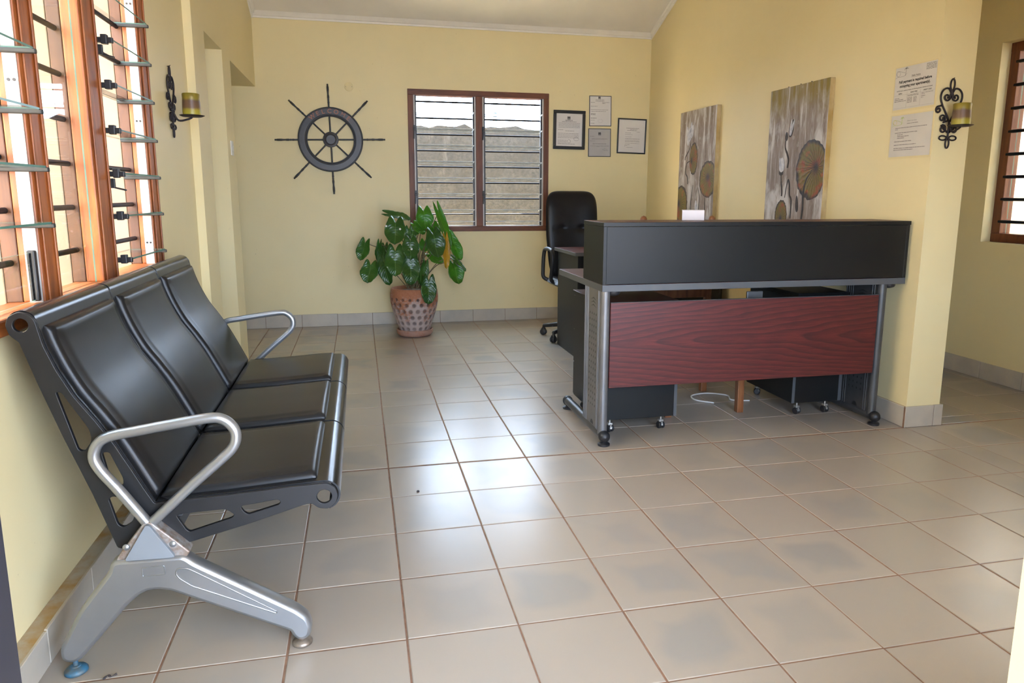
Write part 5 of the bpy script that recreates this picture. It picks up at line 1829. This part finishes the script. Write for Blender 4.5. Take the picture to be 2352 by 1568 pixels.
def lily(parent, yc, zc, ry, rz, cy=0.0, cz=0.0, clip=None, seed=1, a0=0, a1=360):
    rnd = random.Random(seed)
    n = 56
    vs_, fs, uvs = [], [], []
    rad = [1 + rnd.uniform(-0.035, 0.035) for _ in range(n + 1)]
    rings = (0.0, 0.15, 0.35, 0.6, 0.85, 1.0)
    for k in range(n + 1):
        a = math.radians(a0 + (a1 - a0) * k / n)
        for r_ in rings:
            y = yc + cy * (1 - r_) + ry * r_ * rad[k] * math.cos(a)
            z = zc + cz * (1 - r_) + rz * r_ * rad[k] * math.sin(a)
            if clip:
                y = min(max(y, clip[0]), clip[1])
                z = max(z, clip[2])
            vs_.append((XC - 0.0022 + 0.0012 * r_, y, z))
            uvs.append((r_, k / n))
    m_ = len(rings)
    for k in range(n):
        for i in range(m_ - 1):
            a = k * m_ + i
            fs.append((a, a + 1, a + m_ + 1, a + m_))
    me = bpy.data.meshes.new('painted_leaf')
    me.from_pydata(vs_, [], fs)
    me.materials.append(M_LILY)
    ul = me.uv_layers.new(name='UVMap')
    for lp in me.loops:
        ul.data[lp.index].uv = uvs[lp.vertex_index]
    return finish(bpy.data.objects.new('painted_leaf', me), parent)


def stroke(parent, pts, r, mt, name='painted_stem'):
    p_ = spline([(XC - 0.0008, y, z) for y, z in pts], 6)
    n = len(p_)
    rr = [r * (0.5 + 0.5 * math.sin(math.pi * min(1.0, 0.25 + 0.75 * (1 - k / n)))) for k in range(n)] if not isinstance(r, list) else r
    mb_ = MB().tube(p_, rr, 6)
    mb_.v = [(XC - 0.0008 + (x - XC + 0.0008) * 0.25, y, z) for x, y, z in mb_.v]
    return mb_.build(name, mt, parent, smooth=60)


def petal(parent, y, z, h, w_, lean, mt):
    d_ = {M_DARKP: 0.0018, M_WHITEP: 0.0026, M_BLUEP: 0.0032}[mt]
    pts_ = []
    for k in range(16):
        a = 2 * math.pi * k / 16
        q = Vector((w_ * math.sin(a) * (1 - 0.25 * math.cos(a)), h * math.cos(a)))
        ca_, sa_ = math.cos(lean), math.sin(lean)
        pts_.append((y + q.x * ca_ + q.y * sa_, z - q.x * sa_ + q.y * ca_))
    return MB().prism(pts_, XC - d_, XC - 0.0005, 'X').build('painted_petal', mt, parent)


t = canvas('streaked grey lotus canvas farther from the pillar, nearest the room corner', 2.645, 3.335, 0.95, 1.978, M_CANV1)
cl1 = (2.650, 3.330, 0.955)
lily(t, 2.755, 1.385, 0.155, 0.152, 0.0, 0.02, cl1, 3)
lily(t, 3.040, 1.565, 0.080, 0.138, 0.045, -0.02, cl1, 4)
lily(t, 3.260, 1.175, 0.130, 0.165, 0.05, 0.0, cl1, 5)
for a, b_, h_, w_, l_, m_ in ((3.13, 1.775, 0.062, 0.030, 0.0, M_BLUEP), (3.085, 1.80, 0.058, 0.024, -0.25, M_WHITEP), (3.175, 1.80, 0.05, 0.022, 0.25, M_WHITEP), (3.105, 1.835, 0.045, 0.018, -0.1, M_BLUEP), (3.165, 1.72, 0.04, 0.02, 0.4, M_WHITEP)):
    petal(t, a, b_, h_, w_, l_, m_)
stroke(t, [(3.10, 1.715), (3.14, 1.64), (3.20, 1.59), (3.21, 1.56)], 0.006, M_DARKP)
stroke(t, [(3.08, 1.55), (3.17, 1.53), (3.19, 1.45), (3.15, 1.41), (3.14, 1.35)], 0.007, M_DARKP)
stroke(t, [(3.03, 1.34), (3.05, 1.25), (3.07, 1.10), (3.06, 1.0)], 0.007, M_DARKP)
stroke(t, [(2.93, 1.32), (2.90, 1.22), (2.91, 1.05)], 0.007, M_DARKP)
stroke(t, [(2.80, 1.235), (2.79, 1.15), (2.80, 0.98)], 0.008, M_DARKP)
petal(t, 2.955, 1.165, 0.045, 0.025, 0.1, M_WHITEP)
petal(t, 2.945, 1.150, 0.03, 0.014, -0.2, M_BLUEP)

t = canvas('lotus canvas with ochre top and one large lily leaf, nearer the pillar', 1.182, 1.850, 0.95, 1.974, M_CANV2)
cl2 = (1.187, 1.845, 0.955)
lily(t, 1.320, 1.420, 0.165, 0.190, -0.06, 0.015, cl2, 6)
lily(t, 1.635, 1.115, 0.075, 0.110, 0.0, -0.02, cl2, 7)
petal(t, 1.568, 1.700, 0.060, 0.026, -0.25, M_DARKP)
for a, b_, h_, w_, l_, m_ in ((1.575, 1.706, 0.054, 0.012, -0.12, M_WHITEP), (1.555, 1.712, 0.046, 0.010, -0.40, M_WHITEP), (1.562, 1.690, 0.040, 0.007, -0.30, M_BLUEP)):
    petal(t, a, b_, h_, w_, l_, m_)
petal(t, 1.622, 1.650, 0.030, 0.016, 0.0, M_DARKP)
stroke(t, [(1.625, 1.65), (1.630, 1.58), (1.60, 1.53), (1.583, 1.49), (1.59, 1.44)], 0.010, M_DARKP)
petal(t, 1.658, 1.462, 0.050, 0.030, 0.0, M_WHITEP)
petal(t, 1.676, 1.470, 0.042, 0.014, 0.2, M_BLUEP)
petal(t, 1.662, 1.418, 0.028, 0.024, 0.0, M_DARKP)
stroke(t, [(1.662, 1.415), (1.655, 1.35), (1.638, 1.28), (1.640, 1.25)], 0.009, M_DARKP)
stroke(t, [(1.60, 1.24), (1.585, 1.32), (1.570, 1.36), (1.55, 1.32), (1.545, 1.26), (1.52, 1.22), (1.52, 1.10)], 0.008, M_DARKP)
stroke(t, [(1.30, 1.42), (1.36, 1.36), (1.385, 1.28), (1.385, 1.16), (1.40, 1.05)], 0.010, M_DARKP)
petal(t, 1.452, 1.20, 0.055, 0.016, 0.1, M_DARKP)
for y_ in (1.40, 1.52, 1.66):
    MB().tube([(XP - 0.02, y_, 1.974), (XP - 0.02, y_, 1.982)], 0.003, 6).build('hanging_pin', M_INK, t)


# ------------------------------------------------------------------ wrought iron candle sconces
def spiral(cx, cz, r0, r1, a0, turns, n=26):
    return [(cx + (r0 + (r1 - r0) * k / n) * math.cos(math.radians(a0) + turns * 2 * math.pi * k / n), cz + (r0 + (r1 - r0) * k / n) * math.sin(math.radians(a0) + turns * 2 * math.pi * k / n)) for k in range(n + 1)]


def sconce(label, clabel, o, a, n, reach, cname):
    """Scrolled heart bracket with a dish; the candle is a thing of its own on the dish."""
    t_ = thing('candle_sconce', label, 'sconce', o, 'wrought iron candle sconces')
    sh_ = Sheet(o, a, n)
    R_ = 0.0046

    def curve(pts_, name, parent=t_, r=R_):
        return MB().tube([sh_.p(x, z, 0.009) for x, z in pts_], r, 8).build(name, M_IRON, parent, smooth=60)
    back = curve([(0, 0.10), (0, 0.085), (0, -0.04), (0, -0.125)], 'spine', r=0.004) if False else curve([(0.0, -0.040), (0.0, -0.085), (0.0, -0.128)], 'spine')
    MB().tube([sh_.p(0.0125 * math.cos(k * math.pi / 10), 0.138 + 0.028 * math.sin(k * math.pi / 10), 0.009) for k in range(20)], R_ * 0.9, 8, closed=True).build('top_loop', M_IRON, t_, smooth=60)
    MB().lathe(sh_.p(0, 0.100, 0.009), [(0.0, -0.014), (0.006, -0.012), (0.008, 0.0), (0.006, 0.012), (0.0, 0.014)], 10).build('collar', M_IRON, t_, smooth=60)
    for s in (-1, 1):
        heart = spline([(s * 0.006, 0.100), (s * 0.018, 0.117), (s * 0.040, 0.117), (s * 0.060, 0.098), (s * 0.064, 0.070), (s * 0.052, 0.038), (s * 0.032, 0.006), (s * 0.014, -0.022), (s * 0.004, -0.044)], 6)
        curve([(p.x, p.y) for p in heart], 'heart_scroll')
        curve([(s * 0.003, 0.100)] + [(s * x, z) for x, z in spiral(0.026, 0.076, 0.021, 0.005, 150, 1.25)], 'inner_scroll')
        curve([(s * 0.050, 0.036)] + [(s * x, z) for x, z in spiral(0.072, 0.012, 0.018, 0.005, 100, -1.3)], 'side_scroll')
        curve([(s * 0.006, -0.040)] + [(s * x, z) for x, z in spiral(0.044, -0.030, 0.021, 0.005, 250, -1.35)], 'middle_scroll')
        curve([(s * 0.005, -0.100)] + [(s * x, z) for x, z in spiral(0.036, -0.083, 0.022, 0.005, 60 if s < 0 else 60, 1.4)], 'lower_scroll')
        MB().tube([sh_.p(s * (0.030 + 0.022 * math.cos(k * math.pi / 9)), -0.127 + 0.011 * math.sin(k * math.pi / 9), 0.009) for k in range(18)], R_ * 0.85, 8, closed=True).build('leaf_loop', M_IRON, t_, smooth=60)
    MB().tube([sh_.p(0.0105 * math.cos(k * math.pi / 9), -0.154 + 0.024 * math.sin(k * math.pi / 9), 0.009) for k in range(18)], R_ * 0.85, 8, closed=True).build('leaf_loop', M_IRON, t_, smooth=60)
    MB().tube(spline([sh_.p(0, -0.055, 0.012), sh_.p(0, -0.095, reach * 0.35), sh_.p(0, -0.088, reach * 0.8), sh_.p(0, -0.078, reach)], 5), 0.005, 8).build('arm', M_IRON, t_, smooth=60)
    dc = sh_.p(0, -0.076, reach)
    MB().lathe(dc, [(0.0, 0.0), (0.046, 0.0), (0.058, 0.005), (0.060, 0.007), (0.056, 0.008), (0.045, 0.004), (0.0, 0.004)], 32).build('dish', M_IRON, t_, smooth=50)
    c_ = thing('pillar_candle', clabel, 'candle', dc, 'banded olive candles')
    zb = dc.z + 0.0045
    mt = make_candle(cname, zb, zb + 0.108)
    MB().lathe((dc.x, dc.y, zb), [(0.042, 0.0), (0.0435, 0.02), (0.0425, 0.05), (0.0405, 0.085), (0.0415, 0.106), (0.039, 0.109), (0.034, 0.101), (0.0, 0.099)], 32).build('wax', mt, c_, smooth=50)
    MB().tube([(dc.x, dc.y, zb + 0.097), (dc.x + 0.002, dc.y, zb + 0.112)], 0.0013, 6).build('wick', M_INK, c_)
    MB().tube([sh_.p(0.0, 0.166, 0.0), sh_.p(0, 0.166, 0.012), sh_.p(0.003, 0.172, 0.014)], 0.002, 6).build('nail', M_INK, t_)


sconce('curled wrought iron sconce on the end of the partition wall, facing the entrance', 'olive and brown candle on the sconce at the end of the partition wall', (2.882, 0.345, 1.678), (1, 0, 0), (0, -1, 0), 0.085, 'banded_candle_wax')
sconce('curled wrought iron sconce on the wall beside the wooden window', 'olive and brown candle on the sconce beside the wooden window', (XN, 1.165, 1.712), (0, 1, 0), (1, 0, 0), 0.100, 'banded_candle_wax_olive')

# ------------------------------------------------------------------ wall switch and floor bits
t = thing('wall_switch', 'white light switch on the strip of wall between the two openings', 'switch', (XL, 2.66, 1.57))
MB().box(XL, XL + 0.009, 2.625, 2.705, 1.517, 1.617).build('plate', M_SWITCH, t, bevel=0.002)
MB().box(XL + 0.0095, XL + 0.014, 2.65, 2.68, 1.55, 1.585).build('rocker', M_SWITCH, t, bevel=0.001)
pts = spline([(-0.785, -1.012, 0.004), (-0.778, -1.000, 0.006), (-0.768, -1.006, 0.005), (-0.757, -0.998, 0.006)], 5)
tag(MB().tube(pts, [0.0022 + 0.0012 * math.sin(k) for k in range(len(pts))], 7).build('dry_twig', M_TWIG, smooth=60), 'curled dark twig lying on the tiles below the bench', 'twig')

o = MB().lathe((0.113, 0.036, 0.0), [(0.0, 0.0), (0.006, 0.001), (0.007, 0.003), (0.004, 0.006), (0.0, 0.007)], 9).build('pebble', M_TWIG, smooth=60)
tag(o, 'tiny dark pebble on the tile beside the near bench seat', 'pebble')
